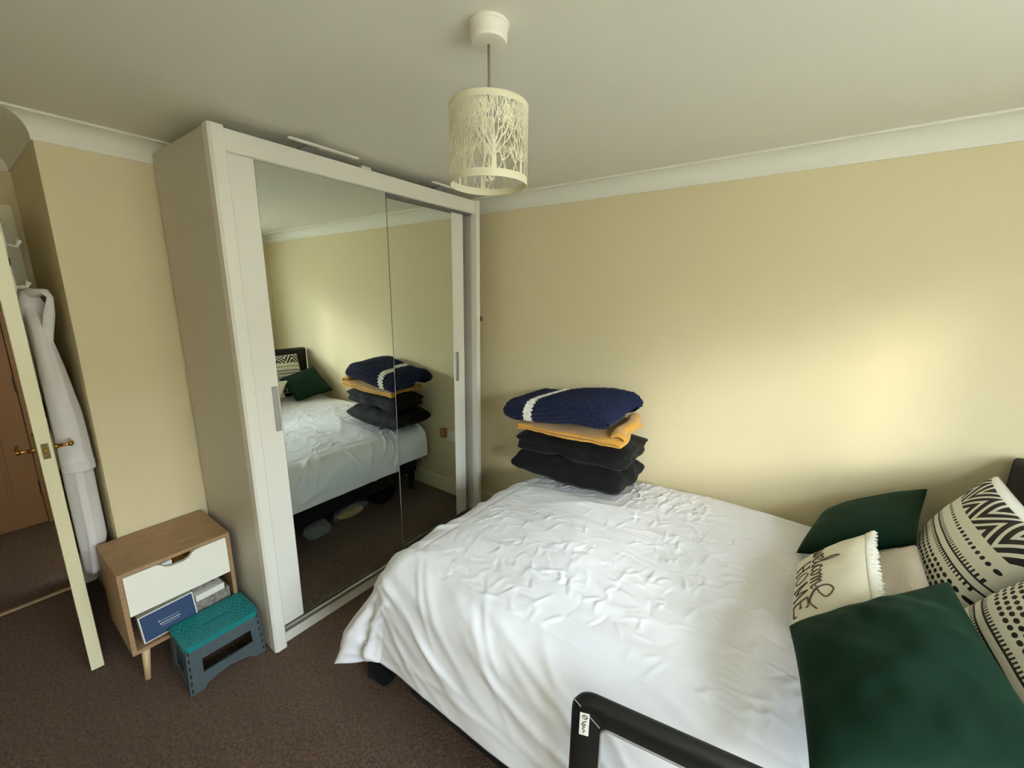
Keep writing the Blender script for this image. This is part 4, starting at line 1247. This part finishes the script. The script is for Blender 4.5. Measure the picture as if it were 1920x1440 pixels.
    for sx in (-0.0075, 0.0075):
        b = NB()
        P = [(LX + sx, LY - 0.0085, 2.006), (LX + sx, LY - 0.0085, 1.965)] + [(LX + sx, LY - 0.0085 * math.cos(a), 1.962 - 0.0085 * math.sin(a)) for a in [PI * k / 8 for k in range(1, 8)]] + [(LX + sx, LY + 0.0085, 1.965), (LX + sx, LY + 0.0085, 2.006)]
        tube(b, P, 0.0055, 10); obj('glass_tube', b, 'bulb', bl, True)
build_lamp()

# ------------------------------------------------------------------ small things
# wall hook peeping out behind the wardrobe
b = NB(); bx(b, 0.500, 0.528, -0.010, 0.0, 1.475, 1.51, 0.003); tube(b, [(0.522, -0.008, 1.495), (0.534, -0.022, 1.485), (0.538, -0.026, 1.502)], [0.006, 0.005, 0.004], 8)
M['bronze'] = mat('bronze_hook', (112, 92, 62), 0.5)
tag(obj('wall_hook', b, 'bronze', base=(0.535, 0, 1.49)), 'small dark hook on the far wall beside the wardrobe', 'hook')
# double socket with an amber plug on the far wall
w = thing('wall_socket', (1.0, 0, 0.53), 'white double wall socket behind the foot of the bed', 'socket')
b = NB(); bx(b, 0.90, 1.046, -0.010, 0.0, 0.475, 0.561, 0.004); obj('face_plate', b, 'white_plastic', w)
for x in (0.935, 1.01):
    b = NB(); bx(b, x - 0.008, x + 0.008, -0.013, -0.009, 0.538, 0.555, 0.002); obj('rocker_switch', b, 'white_plastic', w)
b = NB(); bx(b, 0.985, 1.037, -0.052, -0.011, 0.50, 0.575, 0.006); bx(b, 0.983, 1.039, -0.054, -0.011, 0.57, 0.578, 0.002)
tag(obj('plug_adapter', b, 'brownplug', base=(1.01, -0.02, 0.5)), 'amber brown plug-in unit in the wall socket', 'plug')
# things pushed under the bed (seen in the mirror)
def crumple(name, c, size, m, label, cat, seed, amp=0.35, rz=0.0, n=36):
    u = np.linspace(0, 2 * PI, n, endpoint=False); v = np.linspace(0.001, PI - 0.001, n // 2)
    Uu, Vv = np.meshgrid(u, v, indexing='ij')
    D = np.stack([np.cos(Uu) * np.sin(Vv), np.sin(Uu) * np.sin(Vv), np.cos(Vv)], -1)
    fl = D.reshape(-1, 3)
    k = 1 + amp * (vnoise(fl, 1.6, seed) + 0.7 * np.abs(vnoise(fl, 4.2, seed + 3)) + 0.4 * vnoise(fl, 9, seed + 6)).reshape(Uu.shape)
    P = D * k[..., None] * np.array(size)
    ca, sa = math.cos(rz), math.sin(rz)
    X = P[..., 0] * ca - P[..., 1] * sa + c[0]; Y = P[..., 0] * sa + P[..., 1] * ca + c[1]
    Z = np.maximum(P[..., 2] + c[2], 0.002)
    me = grid_mesh(name, np.stack([X, Y, Z], -1), wrap_u=True)
    o = link(name, me, m, None, False, base=(c[0], c[1], 0.002)); tag(o, label, cat)
    return o
crumple('plastic_bag', (1.33, -1.03, 0.052), (0.06, 0.085, 0.05), 'film', 'crumpled clear plastic bag under the foot of the bed', 'plastic bag', 3.0)
wp = crumple('wrapped_parcel', (1.37, -0.75, 0.058), (0.06, 0.13, 0.05), 'film', 'long yellowish parcel in clear film under the bed', 'parcel', 8.0, 0.3)
pc = crumple('parcel_contents', (1.37, -0.75, 0.045), (0.04, 0.10, 0.033), 'mustard', None, None, 9.0, 0.25)
pc.parent = wp; pc.location = Vector(pc.location) - Vector(wp.location); pc['label'] = 'yellowish cloth inside the film'
crumple('black_bag', (1.40, -0.44, 0.055), (0.08, 0.10, 0.055), 'blackcloth', 'crumpled black bag under the bed near the far wall', 'bag', 14.0, 0.4)
crumple('black_shoe_bag', (1.15, -1.45, 0.045), (0.07, 0.045, 0.04), 'blackcloth', 'small black bag on the carpet by the near foot corner of the bed', 'bag', 24.0, 0.3)
